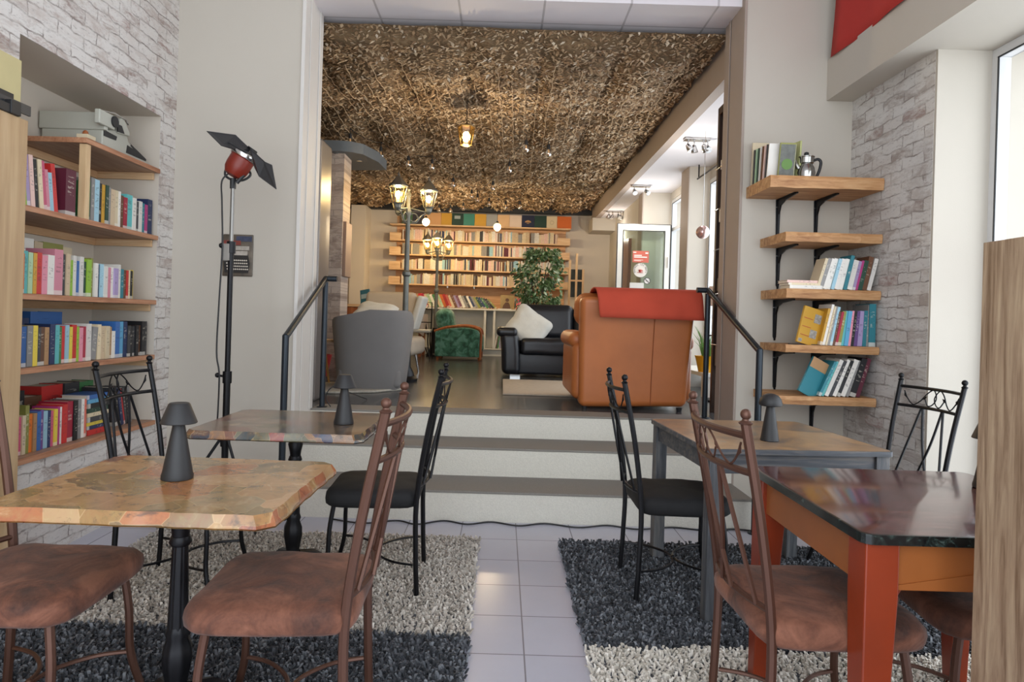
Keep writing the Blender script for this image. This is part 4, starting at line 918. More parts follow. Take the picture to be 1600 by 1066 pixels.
for i, (c, wx, t) in enumerate([('white', .22, .022), ('cream', .2, .014), ('pale pink', .21, .016)]):
    flatbook(c, (1.885 - .004 * i, 4.15 + .01 * i, Z3 + [0, .023, .038][i]), (.15, .2, t), 0, f'{c} book lying flat, {["bottom", "middle", "top"][i]} of the three on the third right plank shelf', q1)
row(sp('gold:14:235:12 white:14:262:12 cream:10:250:12 grey:14:250:11 pale_blue:14:246:11 brown:12:215:10 crimson:14:215:10 olive:20:218:8 turquoise:14:220:7 sky_blue:22:220:6 pink:14:222:6 black:16:220:5 purple:20:220:4 lilac:26:222:3 teal:20:225:2 grey:14:262:3 teal:36:268'), 0, 1, 0, .25, Z4, 'fourth right plank shelf', q2, frR(1.99, 4.16), fill=.345, seed=22)
row(sp('teal:14:235:24 turquoise:14:235:23 white:20:245:22 charcoal:18:240:22 white:20:245:21 black:16:240:20 white:26:245:20 grey:18:240:20 black:30:250:17 maroon:22:250:16'), 0, 1, 0, .25, Z5, 'lowest right plank shelf', q3, frR(1.99, 4.16), fill=.26, seed=23)
# books whose front cover shows
def cover_book(col, loc, w_, h, lean, yaw, label, band=None, extra=None):
    r = thing('book', label, 'book', loc); R = Matrix.Rotation(yaw, 4, 'Z') @ Matrix.Rotation(lean, 4, 'Y')
    r.matrix_world = Matrix.Translation(loc) @ R
    m = MB(); m.box(-w_ / 2, w_ / 2, -.008, .008, 0, h); m.build('cover', plain('cover_' + col.replace(' ', '_'), PAL[col], .45), r, smooth=0, bevel=.001)
    m = MB(); m.box(-w_ / 2 + .002, w_ / 2 + .001, -.005, .005, .003, h - .003); m.build('pages', M['pages'], r, smooth=0)
    if band: m = MB(); m.box(-w_ / 2, w_ / 2, -.0095, -.0081, h * band[1], h * .999); m.build('cover_band', plain('cover_band_' + band[0].replace(' ', '_'), PAL[band[0]], .5), r, smooth=0)
    if extra: extra(r, w_, h)
    return r
def yb(r, w_, h):
    m = MB()
    for k in (.22, .45, .68): m.box(-w_ * .42, w_ * .0, -.0092, -.0081, h * k, h * k + .004)
    m.build('cover_rules', plain('rule_red', '#a8402c', .5), r, smooth=0)
    m = MB(); m.box(.01, .06, -.0092, -.0081, h * .62, h * .86); m.box(0, .05, -.0092, -.0081, h * .2, h * .42); m.box(-.07, -.045, -.0092, -.0081, h * .03, h * .12); m.build('cover_pictures', plain('cover_photo', '#a9a49c', .5, var=.5, scale=70), r, smooth=0)
cover_book('gold', (1.915, 4.19, Z4 + .002), .155, .235, radians(14), radians(14), 'large yellow book leaning with its front cover showing, fourth right plank shelf', None, yb)
cover_book('teal', (1.93, 4.19, Z5 + .002), .15, .24, radians(26), radians(12), 'dark teal book with tan top band leaning face out, lowest right plank shelf', ('tan', .72))
bk_ = MB(); bk_.box(-.05, .13, -.01, .01, 0, .004); tag(bk_.build('booklet', M['matte_black'], None, loc=(1.86, 4.2, Z4 + .001), smooth=0), 'thin black booklet lying flat on the fourth right plank shelf', 'booklet')
MB().lathe([(.008, 0), (.008, .003)], (0, 0, 0), 12, R=Matrix.Rotation(pi / 2, 3, 'X'))
# sleeves, yellow-green panel, coffee pot on the top plank
cols = ['cream', 'charcoal', 'pale green', 'dark green', 'white', 'brown', 'pale pink', 'charcoal', 'white', 'olive']
lb = ['tall cream sleeve nearest the wall', 'charcoal sleeve beside the tall cream one', 'pale green sleeve in the stand of sleeves', 'dark green sleeve amid the row of sleeves', 'first white sleeve behind the brown one', 'brown sleeve in the middle of the row', 'pale pink sleeve in the row of sleeves', 'charcoal sleeve next to the frontmost white one', 'white sleeve second from the front', 'front sleeve with a green and black picture']
for i, c in enumerate(cols):
    y = 4.50 - i * .031; h = .29 if i == 0 else .235 - .002 * i
    r = thing('record_sleeve', lb[i] + ' on the top right plank', 'sleeve', (1.745, y, Z1 + .001), 0, 'sleeves on the top right plank'); r.rotation_euler = (radians(3 + i * .7), 0, radians(0))
    m = MB(); m.box(-.095 + i * .001 if i < 9 else -.03, .085 if i < 9 else .07, -.006, .006, 0, h); m.build('sleeve_card', plain('sleeve_' + c.replace(' ', '_'), PAL[c], .5), r, smooth=0, bevel=.001)
    if i == 9:
        m = MB(); m.box(-.026, .066, -.0075, -.0062, .01, h - .01); m.build('sleeve_picture', plain('sleeve_photo', '#6d6f68', .5, var=.4, scale=30), r, smooth=0)
        m = MB(); m.lathe([(.034, 0), (.034, .002)], (.02, -.0075, .085), 20, R=Matrix.Rotation(pi / 2, 3, 'X')); m.build('sleeve_spot', plain('sleeve_green', '#5c8238', .5), r)
yp = MB(); yp.box(-.006, .006, -.07, .07, 0, .245); tag(yp.build('acrylic_panel', plain('yellow_green_panel', '#b3b67e', .2), None, loc=(1.845, 4.30, Z1 + .001), rot=(0, radians(2), radians(12)), smooth=0, bevel=.002), 'pale yellow green panel standing between sleeves and coffee pot', 'panel')
cp = thing('coffee_pot', 'polished metal coffee pot with black handle on the top right plank', 'coffee pot', (1.905, 4.24, Z1 + .001), 0); SV = plain('polished_steel', '#a9a8a4', .16, 1)
MB().lathe([(.001, 0), (.042, 0), (.05, .006), (.054, .04), (.05, .07), (.04, .088), (.038, .096), (.045, .1), (.047, .135), (.05, .138), (.05, .142), (.02, .152), (.001, .153)], n=32, cap=False).build('pot_body', SV, cp, smooth=30)
MB().lathe([(.012, .152), (.015, .158), (.013, .17), (.004, .174)], n=16).build('pot_knob', M['matte_black'], cp)
MB().tube(bez([(.045, 0, .12), (.075, 0, .13), (.093, 0, .11), (.085, 0, .06), (.068, 0, .02), (.055, 0, .012)], 6), [.009] * 31, 10).build('pot_handle', M['matte_black'], cp)
MB().tube([(-.045, 0, .07), (-.065, 0, .1), (-.07, 0, .12)], [.014, .01, .007], 10).build('pot_spout', SV, cp)
# white price tag
# ================================================================ LOUNGE
# tub armchair in grey fabric, back towards the stairs
def tub():
    r = thing('tub_armchair', 'grey fabric tub armchair seen from behind on the raised floor', 'armchair', (-1.235, 6.42, ZU), radians(4))
    m = MB(); n = 40; rings = []
    for (z, s) in [(0, .84), (.03, .87), (.2, .92), (.45, .99), (.66, 1.03), (.735, 1.035), (.75, 1.02)]:
        ring = []
        for k in range(n + 1):
            a = radians(-200 + 220 * k / n)         # back at -Y, open front
            ex = 3.2; c, s_ = cos(a), sin(a); rr = (abs(c) ** ex + abs(s_) ** ex) ** (-1 / ex)
            drop = .11 * max(0, (s_ + .55)) ** 1.0 if z > .5 else 0
            skew = .10 * max(0, -c) if z > .5 else 0
            ring.append((.365 * s * rr * c, .36 * s * rr * s_, z - drop * (z / .75) - skew * (z - .5) / .25))
        rings.append(ring)
    inner = [[(x * .80, y * .80, z) for x, y, z in rings[-1]], [(x * .78, y * .78, .36) for x, y, z in rings[-1]]]
    rings += inner; K_ = n + 1
    m.add([p for q in rings for p in q], [(l * K_ + k, l * K_ + k + 1, (l + 1) * K_ + k + 1, (l + 1) * K_ + k) for l in range(len(rings) - 1) for k in range(n)])
    for e in (0, n): m.add([q[e] for q in rings], [tuple(range(len(rings)))])
    m.build('shell', M['grey_fabric'], r, smooth=50)
    m = MB(); m.rbox((0, .02, .30), (.60, .60, .17), .06, 4, 2); m.build('seat_cushion', M['grey_fabric'], r)
    m = MB(); m.rbox((0, .0, .12), (.58, .56, .2), .05, 3, 2); m.build('base', M['grey_fabric'], r)
    return r
tub()
def cushion(name, loc, size, rot, mat, label, cat='cushion', seed=1):
    m = MB(); a, b, t = size
    def wp(o):
        u, v = o.x / (a / 2), o.y / (b / 2); e = max(0, 1 - abs(u) ** 3) * max(0, 1 - abs(v) ** 3); pin = 1 - .08 * (1 - abs(u * v) ** .5) * (abs(u) > .6 or abs(v) > .6)
        return (o.x * pin, o.y * pin, o.z * (.12 + .88 * e ** .5) + .012 * noise.noise((u * 2.5, v * 2.5, seed)))
    m.rbox((0, 0, 0), (a, b, t), t * .49, 4, 10, warp=wp)
    return tag(m.build(name, M[mat], None, loc=loc, rot=rot, smooth=60), label, cat)
cushion('cushion', (-1.22, 6.40, 1.29), (.40, .32, .12), (radians(28), radians(6), radians(-8)), 'white_fabric', 'off white cushion in the grey tub armchair')
# beige armchair further behind
ba = thing('armchair', 'beige armchair with tilted back beyond the grey tub chair', 'armchair', (-1.35, 8.1, ZU), radians(-6))
m = MB(); m.rbox((0, 0, .34), (.72, .7, .22), .07, 4, 2); m.build('seat', M['cream_fabric'], ba)
m = MB(); m.rbox((.0, -.05, .78), (.62, .14, .42), .06, 4, 3, R=Matrix.Rotation(radians(-14), 3, 'X')); m.build('backrest', M['cream_fabric'], ba)
m = MB(); m.rbox((.34, -.03, .74), (.08, .3, .42), .03, 3, 2, R=Matrix.Rotation(radians(16), 3, 'Y')); m.build('backrest_wing', M['white_fabric'], ba)
for a in (-1, 1):
    for b in (-1, 1): MB().tube([(a * .25, b * .25, .25), (a * .29, b * .29, 0)], .014, 8).build('leg', M['chrome'], ba)

# tan leather armchair seen from behind
def sofa_back():
    r = thing('leather_armchair', 'wide tan leather armchair seen from behind near the steps', 'armchair', (1.06, 5.38, ZU), radians(0))
    m = MB()
    def wp(o):
        t = (o.z + .44) / .88; return (o.x * (.965 + .065 * t) + .012 * t, o.y - .07 * t * t + .012 * sin(o.x * 7) * .4, o.z + .01 * sin(o.x * 3))
    m.rbox((0, 0, .47), (.89, .17, .88), .05, 4, 8, warp=wp); m.build('backrest', M['tan_leather'], r, smooth=60)
    s = MB()
    for x in (-.14, .14): s.tube([(x * (.965 + .065 * t), -.087 - .07 * t * t, .05 + .86 * t) for t in [k / 10 for k in range(10)]], .0028, 5)
    s.build('seam', plain('leather_seam', '#8a4722', .6), r)
    m = MB(); m.rbox((-.0, .16, .80), (.93, .22, .28), .10, 4, 3); m.build('head_cushion', M['tan_leather'], r)
    for s_ in (-1, 1):
        m = MB(); m.rbox((s_ * .41, .42, .30), (.15, .88, .46), .06, 4, 3); m.rbox((s_ * .42, .44, .55), (.19, .86, .14), .068, 4, 3); m.build('armrest', M['tan_leather'], r)
    m = MB(); m.rbox((0, .45, .25), (.74, .8, .32), .06, 4, 2); m.build('seat_cushion', M['tan_leather'], r)
    for a in (-.38, .38):
        for b in (-.03, .8): MB().lathe([(.02, 0), (.025, .03)], (a, b, 0), 12).build('foot', M['matte_black'], r)
    return r
sofa_back()
th_ = MB(); prof = [(-.225, .74), (-.222, .78), (-.213, .86), (-.203, .915), (-.18, .948), (-.11, .962), (0, .965), (.12, .955), (.2, .93)]
nu = 40; vs = []; fs = []
for i in range(nu + 1):
    u = i / nu
    for j, (y, z) in enumerate(prof):
        k = max(0, 1 - j / 4); x = -.335 + .82 * u + (.03 * (1 - u) * k) + (.0 if u < .9 else .015 * k); 
        vs.append((1.06 + x, 5.38 + y - .006 - .010 * k * sin(u * 26 + 1.3) * sin(u * pi) , ZU + z + (.02 * (u - .5) if j < 3 else 0) * -1 - (.015 * (1 - u) * k) + .004))
        pass
K_ = len(prof)
for i in range(nu):
    for j in range(K_ - 1): fs.append((i * K_ + j, i * K_ + j + 1, (i + 1) * K_ + j + 1, (i + 1) * K_ + j))
th_.add(vs, fs); to = th_.build('throw_blanket', M['red_fabric'], smooth=60); md = to.modifiers.new('thick', 'SOLIDIFY'); md.thickness = .012; md.offset = 1
tag(to, 'coral red throw draped over the tan leather armchair back', 'blanket')
# black leather sofa
r = thing('leather_sofa', 'black leather sofa facing the steps beyond the tan armchair', 'sofa', (.92, 8.35, ZU))
m = MB(); m.rbox((0, .1, .17), (1.55, .85, .26), .03, 3, 2); m.build('base', M['black_leather'], r)
for s_ in (-1, 1):
    m = MB()
    def wp(o, s_=s_): t = o.z + .25; return (o.x + s_ * .04 * t + s_ * .07 * max(0, t - .3) , o.y, o.z)
    m.rbox((s_ * .80, -.02, .29), (.22, .9, .50), .07, 4, 3, warp=wp); m.rbox((s_ * .86, -.02, .545), (.25, .92, .11), .053, 4, 3); m.build('armrest', M['black_leather'], r)
for k in (-1, 1):
    m = MB(); m.rbox((k * .35, -.06, .38), (.69, .78, .20), .06, 4, 4, warp=lambda o: (o.x, o.y, o.z + .012 * noise.noise((o.x * 6, o.y * 6, k)))); m.build('seat_cushion', M['black_leather'], r)
    m = MB(); m.rbox((k * .37, .33, .66), (.74, .24, .44), .09, 4, 4, R=Matrix.Rotation(radians(-8), 3, 'X')); m.rbox((k * .37, .37, .80), (.75, .26, .19), .085, 4, 4, R=Matrix.Rotation(radians(-8), 3, 'X')); m.build('back_cushion', M['black_leather'], r)
for a in (-.75, .75): MB().box(a - .06, a + .06, -.40, -.3, 0, .04).build('foot', M['chrome'], r, smooth=0)
cushion('cushion', (.33, 8.16, 1.17), (.50, .47, .15), (radians(64), radians(33), radians(0)), 'white_fabric', 'grey white cushion leaning on the black leather sofa')
# green velvet armchair, side view
r = thing('green_armchair', 'green patterned armchair with curved wooden arms at the back', 'armchair', (-.70, 11.15, ZU), radians(0))
for s_ in (-1, 1):
    m = MB(); pts = [(-.38, .06), (.34, .06), (.34, .44), (.30, .50), (.1, .53), (-.2, .51), (-.38, .46)]; m.prism(pts, s_ * .33 - .04, s_ * .33 + .04, 'y'); m.build('side_panel', M['green_velvet'], r, smooth=0, bevel=.01)
    w_ = MB(); y = s_ * .33; w_.tube(bez([(-.40, y, .46), (-.2, y, .53), (.08, y, .56), (.28, y, .53), (.36, y, .46), (.36, y, .25), (.355, y, .02)], 6), .022, 8); w_.build('arm_frame', M['red_wood'], r)
m = MB(); m.rbox((.03, 0, .28), (.74, .60, .34), .09, 4, 2); m.build('seat', M['green_velvet'], r)
m = MB(); m.rbox((-.24, 0, .62), (.30, .6, .44), .13, 4, 2, R=Matrix.Rotation(radians(-12), 3, 'Y')); m.build('backrest', M['green_velvet'], r)
for a in (-.34, .34):
    for b in (-.3, .3): MB().lathe([(.02, 0), (.028, .05)], (a, b, 0), 10).build('foot', M['red_wood'], r)

# street-lamp style floor lamps
def street_lamp(loc, label, lit=26, rz=0):
    r = thing('street_lamp', label, 'lamp', loc, rz); G = plain('aged_grey_green_metal', '#6f716c', .45, .5, var=.2); D = plain('lantern_roof_metal', '#55504a', .5, .4)
    m = MB(); m.lathe([(.15, 0), (.155, .03), (.12, .06), (.11, .10), (.075, .16), (.07, .40), (.05, .46), (.045, .5)], n=20); m.build('base', M['black_metal'], r)
    m = MB(); m.lathe([(.032, .5), (.03, 1.12), (.045, 1.14), (.045, 1.17), (.028, 1.19), (.024, 1.78), (.034, 1.80), (.034, 1.83), (.022, 1.86), (.02, 1.98), (.03, 2.0), (.012, 2.04), (.018, 2.06), (.001, 2.08)], n=18); m.build('pole', G, r)
    for k, a in enumerate((8, 128, 248)):
        c, s = cos(radians(a)), sin(radians(a)); cx, cy = .215 * c, .215 * s
        A = MB(); A.tube([(0, 0, 1.86), (c * .1, s * .1, 1.84), (cx, cy, 1.82)], .009, 8)
        A.tube([(c * (.03 + q * .5 + .045 * cos(t)), s * (.03 + q * .5 + .045 * cos(t)), 1.76 + .045 * sin(t)) for q, t in [(.05 + .02 * i / 14, i * .5) for i in range(14)]], .007, 6)
        A.tube(bez([(c * .03, s * .03, 1.70), (c * .09, s * .09, 1.71), (c * .14, s * .14, 1.78), (c * .19, s * .19, 1.81)], 5), .007, 6); A.build('arm', G, r)
        L = MB(); L.lathe([(.012, 1.80), (.035, 1.83), (.04, 1.86), (.052, 1.875)], (cx, cy, 0), 6); L.lathe([(.052, 1.875), (.056, 1.88)], (cx, cy, 0), 6)
        for q in range(6):
            t = radians(60 * q); L.tube([(cx + .052 * cos(t), cy + .052 * sin(t), 1.88), (cx + .093 * cos(t), cy + .093 * sin(t), 2.055)], .0045, 5)
        L.lathe([(.098, 2.05), (.1, 2.062)], (cx, cy, 0), 6); lan = L.build('lantern', G, r, smooth=20)
        T = MB(); T.lathe([(.105, 2.06), (.075, 2.09), (.035, 2.14), (.012, 2.165), (.014, 2.18), (.006, 2.2), (.001, 2.215)], (cx, cy, 0), 6); T.build('lantern_roof', D, lan, smooth=20)
        g_ = MB(); g_.lathe([(.050, 1.88), (.091, 2.052)], (cx, cy, 0), 6, cap=False); g_.build('lantern_glass', glass('lantern_pane', '#fff1c8'), lan, smooth=0)
        b_ = MB(); b_.ball((cx, cy, 1.965), .034, 10, 1.2); b_.build('bulb', emis('warm_bulb', '#ffd98c', 14), lan)
        point('lantern_light', (cx, cy, 1.925 + .12), lit * .75, parent=r, r=.035)
    return r
street_lamp((-1.045, 7.15, ZU), 'nearer three-lantern street lamp behind the grey tub armchair')
street_lamp((-1.175, 11.72, ZU), 'further three-lantern street lamp beside the green armchair', rz=radians(25))
# hanging lantern
r = thing('pendant_lantern', 'lit lantern hanging on a chain from the netted ceiling', 'lamp', (-.40, 6.4, 2.91))
m = MB(); m.lathe([(.03, .0), (.052, .01)], n=6); m.lathe([(.085, .18), (.088, .19)], n=6)
for q in range(6):
    t = radians(60 * q); m.tube([(.05 * cos(t), .05 * sin(t), .01), (.08 * cos(t), .08 * sin(t), .18)], .004, 5)
m.build('lantern_frame', plain('brass_frame', '#8a6a3c', .4, .7), r, smooth=20)
MB().lathe([(.092, .188), (.05, .205), (.015, .22), (.006, .23)], n=6).build('lantern_roof', plain('brass_frame', '#8a6a3c'), r, smooth=20)
MB().lathe([(.048, .012), (.078, .178)], n=6, cap=False).build('lantern_glass', glass('lantern_pane'), r, smooth=0)
MB().ball((0, 0, .09), .04, 10, 1.3).build('bulb', emis('warm_bulb_hot', '#ffe0a0', 22), r)
m = MB()
for k in range(9): m.tube([(.008 * cos(t) * (k % 2), .008 * cos(t) * ((k + 1) % 2), .245 + k * .026 + .015 * sin(t)) for t in [pi * i / 4 for i in range(8)]], .0028, 5, closed=True)
m.lathe([(.05, .485), (.04, .5), (.02, .505)], n=14); m.build('chain', M['black_metal'], r)
point('pendant_light', (0, 0, -.05), 22, parent=r)
# string of clear bulbs
bl = [(-1.743, 7.364), (-1.503, 7.908), (-1.235, 8.329), (-.953, 8.467), (-.766, 9.569), (-.539, 10.429), (-.461, 10.752), (-.281, 11.079), (-.003, 11.346), (.236, 11.304), (-.198, 9.715), (.032, 8.481), (.206, 7.412), (.468, 7.58), (-.739, 11.61), (-.987, 11.931), (-1.19, 11.898)]
bn_ = ['above the ceiling panel edge near the pillar', 'above the nearer street lamp, left of it', 'over the nearer street lamp', 'right of the nearer street lamp lanterns', 'left of centre below the net, hanging alone', 'left of a close pair near the back', 'right of a close pair near the back', 'first right of the close pair at the back', 'right of centre at the back', 'rightmost bulb at the back', 'centre, where the two wires meet', 'middle of the diagonal wire', 'upper left of the two nearest bulbs', 'upper right of the two nearest bulbs', 'over the coloured covers, right of the left pair', 'right one of the left pair over the covers', 'left one of the pair over the covers']
GL = glass('bulb_glass', '#f7f2ea', 4); 
for (x, y), lab in zip(bl, bn_):
    r = thing('string_light_bulb', 'clear glass bulb ' + lab, 'light bulb', (x, y, 3.12), 0, 'clear bulbs under the net')
    s_ = 1 + (y - 7.3) * .05
    m = MB(); m.lathe([(.001, 0), (.02, .004), (.034, .02), (.038, .04), (.03, .062), (.016, .078), (.014, .09)], n=14, cap=False); m.build('bulb', GL, r)
    m = MB(); m.lathe([(.017, .085), (.019, .10), (.017, .135), (.006, .145)], n=12); m.tube([(0, 0, .14), (0, 0, .20)], .004, 6); m.build('socket', M['matte_black'], r)
    m = MB(); m.tube([(0, 0, .09), (.008, 0, .05), (-.008, 0, .04), (.006, 0, .03), (0, 0, .09)], .0025, 4); m.build('filament', emis('dim_filament', '#ffc98a', 1.5), r)
def wire(idx, lab):
    path = []
    for a, b in zip(idx, idx[1:]):
        A, B = Vector((*bl[a], 3.31)), Vector((*bl[b], 3.31))
        for k in range(6): t = k / 6; p = A.lerp(B, t); p.z -= .03 * 4 * t * (1 - t); path.append(p)
    path.append(Vector((*bl[idx[-1]], 3.31))); tag(MB().tube(path, .004, 5).build('light_string_wire', M['matte_black']), lab, 'cable')
wire([12, 11, 10, 6], 'black wire of the bulb string running diagonally under the net')
wire([0, 1, 2, 3, 4, 5, 6], 'black wire linking the bulbs left under the net')
wire([13, 9, 8, 7, 14, 15, 16], 'black wire linking the bulbs along the back of the net')
for (x, z, lab) in [(-1.31, 2.82, 'glowing round globe hanging left of the back shelves beside the street lamp'), (-.13, 2.77, 'glowing round globe hanging before the middle of the back shelves')]:
    r = thing('globe_pendant', lab, 'lamp', (x, 11.0, z)); MB().ball((0, 0, 0), .062, 14).build('globe', emis('globe_glow', '#ffdca0', 9), r)
    m = MB(); m.lathe([(.02, .055), (.02, .09), (.008, .1)], n=12); m.tube([(0, 0, .1), (0, 0, 3.34 - z)], .003, 5); m.build('cord', M['matte_black'], r); point('globe_light', (0, 0, -.1), 34, parent=r)
# spot fixtures on the side ceiling
for (x, y, n_, lab) in [(1.93, 6.79, 2, 'nearest spotlight cluster on the side bay ceiling'), (1.86, 9.2, 1, 'middle spotlight box on the side bay ceiling'), (1.86, 11.4, 2, 'furthest spotlight cluster on the side bay ceiling')]:
    r = thing('ceiling_spotlight', lab, 'spotlight', (x, y, 3.158)); m = MB(); m.box(-.13, .13, -.05, .05, -.02, 0); m.build('ceiling_plate', M['chrome'], r, smooth=0, bevel=.004)
    point('spot_light', (0, 0, -.45), 11, (1, .93, .84), parent=r)
    for a in ((-.09, .0), (.07, .0), (-.02, .03), (.12, .03))[:2 * n_]:
        m = MB(); m.tube([(a[0], a[1], -.02), (a[0], a[1], -.06)], .008, 8); R_ = Matrix.Rotation(radians(random.uniform(-50, 50)), 3, 'X') @ Matrix.Rotation(radians(180 + random.uniform(-35, 35)), 3, 'Y')
        m.lathe([(.012, -.02), (.022, -.01), (.034, .05), (.034, .06)], (a[0], a[1], -.075), 14, R=R_); m.build('spot_head', M['chrome'], r)
r = thing('curtain_rail', 'dark curtain rail bracketed to the ceiling by the lounge window', 'rail', (2.28, 7.0, 3.0)); MB().tube([(0, -1.2, 0), (0, .95, 0)], .010, 8).build('rod', M['black_metal'], r); MB().tube([(0, .9, 0), (0, .9, .158)], .008, 8).build('rail_bracket', M['black_metal'], r)
r = thing('ball_pendant', 'round pinkish glass pendant by the lounge window', 'lamp', (1.93, 6.5, 2.166)); MB().ball((0, 0, 0), .065, 18).build('glass_ball', plain('mirror_rose_glass', '#d9b8b4', .08, .7), r); MB().tube([(0, 0, .06), (0, 0, .99)], .0025, 5).build('cord', M['chrome'], r)

# magazine rack right behind the opening
r = thing('display_rack', 'tall dark wooden display rack just behind the right side of opening', 'rack', (1.70, 5.0, ZU)); DW = M['dark_wood']
m = MB(); m.box(0, .045, .36, .40, 0, 2.46); m.build('rack_upright', DW, r, smooth=0, bevel=.003); m = MB(); m.box(0, .045, -.02, .02, 0, 2.46); m.build('rack_upright', DW, r, smooth=0, bevel=.003)
m = MB(); m.box(.03, .05, .02, .36, .35, 2.42); m.box(0, .045, .02, .36, 2.40, 2.46); m.build('rack_back', DW, r, smooth=0)
m = MB(); 
for z in (.55, .95, 1.3, 1.62, 1.95): m.tube([(-.02, .03, z), (-.02, .35, z + .0)], .003, 6)
m.build('rack_bars', M['chrome'], r)
for i, (z, h, c) in enumerate([(2.25, .2, '#2a2024'), (2.05, .14, '#5a4650'), (1.95, .075, '#e0dcd8'), (1.78, .13, '#7a685e'), (1.66, .1, '#5a4034'), (1.53, .1, '#e4e2de'), (1.34, .16, '#2f4a5e'), (1.12, .2, '#6a3a30'), (.98, .1, '#2a2428'), (.75, .2, '#8a4a3a'), (.55, .22, '#9a9084'), (.38, .16, '#7d7a6c')]):
    tag(MB().box(1.712, 1.726, 5.035, 5.035 + .16 + .14 * ((i * 7) % 3) / 2, ZU + z, ZU + z + h).build('greeting_card', plain('card_tone_' + c[1:], c, .5, var=.3, scale=30), smooth=0), ['dark card at the top of the display rack', 'mauve card near the top of the display rack', 'white card upper in the display rack', 'taupe card above the brown one in the display rack', 'small brown card in the display rack', 'white card at middle of the display rack', 'blue card in the display rack', 'rust card at eye level in the display rack', 'black card below the rust one in the display rack', 'reddish card low in the display rack', 'grey card low in the display rack', 'olive grey card at the bottom of the display rack'][i], 'card', 'cards on the display rack')
# grey locker left behind the opening
o = MB().box(-1.95, -1.475, 5.28, 5.62, ZU, 2.66).build('tall_cupboard', plain('brushed_locker', '#77706c', .35, .4), smooth=0, bevel=.02); tag(o, 'tall grey metal cupboard edge just behind the left side of opening', 'cupboard')

# ---- back wall shelving
bs = thing('book_shelving', 'long pine wall shelving filled with books across the back wall', 'shelving', (-.45, 12.79, 0)); 
m = MB(); m.box(-1.62, 1.62, -.015, -.002, 1.3, 3.2); m.build('back_panel', wood('pine_panel', '#b98a60', '#cfa074', '#ddb48a', 0, .6, .6), bs, smooth=0)
SH = [2.985, 2.69, 2.42, 2.145, 1.865]
for z in SH:
    m = MB(); m.box(-1.71, 1.68, -.30, -.016, z - .025, z); m.build('shelf_board', M['pale_wood'], bs, smooth=0, bevel=.002)
for z in SH[1:]:
    m = MB(); m.box(-1.71, -1.50, -.296, -.2, z + .001, z + .13); m.build('shelf_end_box', M['pale_wood'], bs, smooth=0, bevel=.002)
for z in SH[1:]:
    m = MB(); m.box(1.44, 1.68, -.296, -.2, z + .001, z + .11); m.build('shelf_end_box', M['pale_wood'], bs, smooth=0, bevel=.002)
m = MB(); m.lathe([(.02, 0), (.02, .04)], (-.1, -.31, 1.8), 8); m.lathe([(.02, 0), (.02, .04)], (.5, -.31, 1.8), 8); m.lathe([(.02, 0), (.02, .04)], (-.6, -.31, 1.8), 8); m.build('shelf_clip', M['chrome'], bs)
# books of the four long rows: too many and too small to single out
names = ['white', 'cream', 'cream', 'beige', 'pale pink', 'cream', 'white', 'pale pink', 'beige', 'cream', 'grey', 'white', 'charcoal', 'brown', 'cream', 'grey', 'white', 'cream', 'pale blue', 'white', 'maroon', 'cream', 'pale pink', 'navy']
mats = [plain('far_book_' + c.replace(' ', '_'), PAL[c], .7, var=.2, scale=50) for c in sorted(set(names))]; idx = {c: i for i, c in enumerate(sorted(set(names)))}
fm = MB(); rnd = random.Random(42)
for z in SH[1:]:
    x = -1.92; run = 0; cc = 'cream'; hh = .2
    while x < .98:
        if run <= 0: run = rnd.randint(1, 5); cc = rnd.choice(names); hh = rnd.uniform(.165, .215)
        t = rnd.uniform(.016, .03); h = hh * rnd.uniform(.93, 1.04); fm.m = idx[cc if rnd.random() < .7 else rnd.choice(names)]; y = 12.50 + rnd.uniform(0, .015)
        if rnd.random() > .03: fm.box(x, x + t * .93, y, y + .13, z + .001, z + h)
        x += t; run -= 1
tag(fm.build('far_books', mats, smooth=0, weld=False), 'rows of small pale books filling the four long back shelves', 'books', None, 'stuff')
# album covers on the top board
xs = -1.95; covs = [('green', .20), ('charcoal', .22), ('beige', .10), ('tan', .22), ('gold', .20), ('dark green', .22), ('teal', .21), ('gold', .22), ('grey', .21), ('beige', .23), ('pale pink', .23), ('navy', .24), ('dark green', .23), ('cream', .20), ('orange', .27)]
cl = ['green cover at the left end', 'charcoal cover behind the street lamp', 'narrow beige cover near the left end', 'tan cover left of a mustard one', 'mustard cover left of the dark green one with a plate', 'dark green cover with a pale plate', 'teal cover', 'mustard cover right of the teal one', 'grey cover', 'beige cover right of the grey one', 'pale pink cover', 'navy cover with a gold emblem', 'dark green cover right of the navy one', 'cream cover with a round seal', 'orange cover at the right end']
CC = {'green': '#4a6b4c', 'gold': '#c89a3a', 'tan': '#d0a070', 'beige': '#d9b48a', 'teal': '#3f8577', 'grey': '#9a9c9c', 'pale pink': '#dcc8b8', 'navy': '#1c2440', 'dark green': '#1d3c34', 'cream': '#d8c8a8', 'orange': '#d06a2c', 'charcoal': '#36343c'}
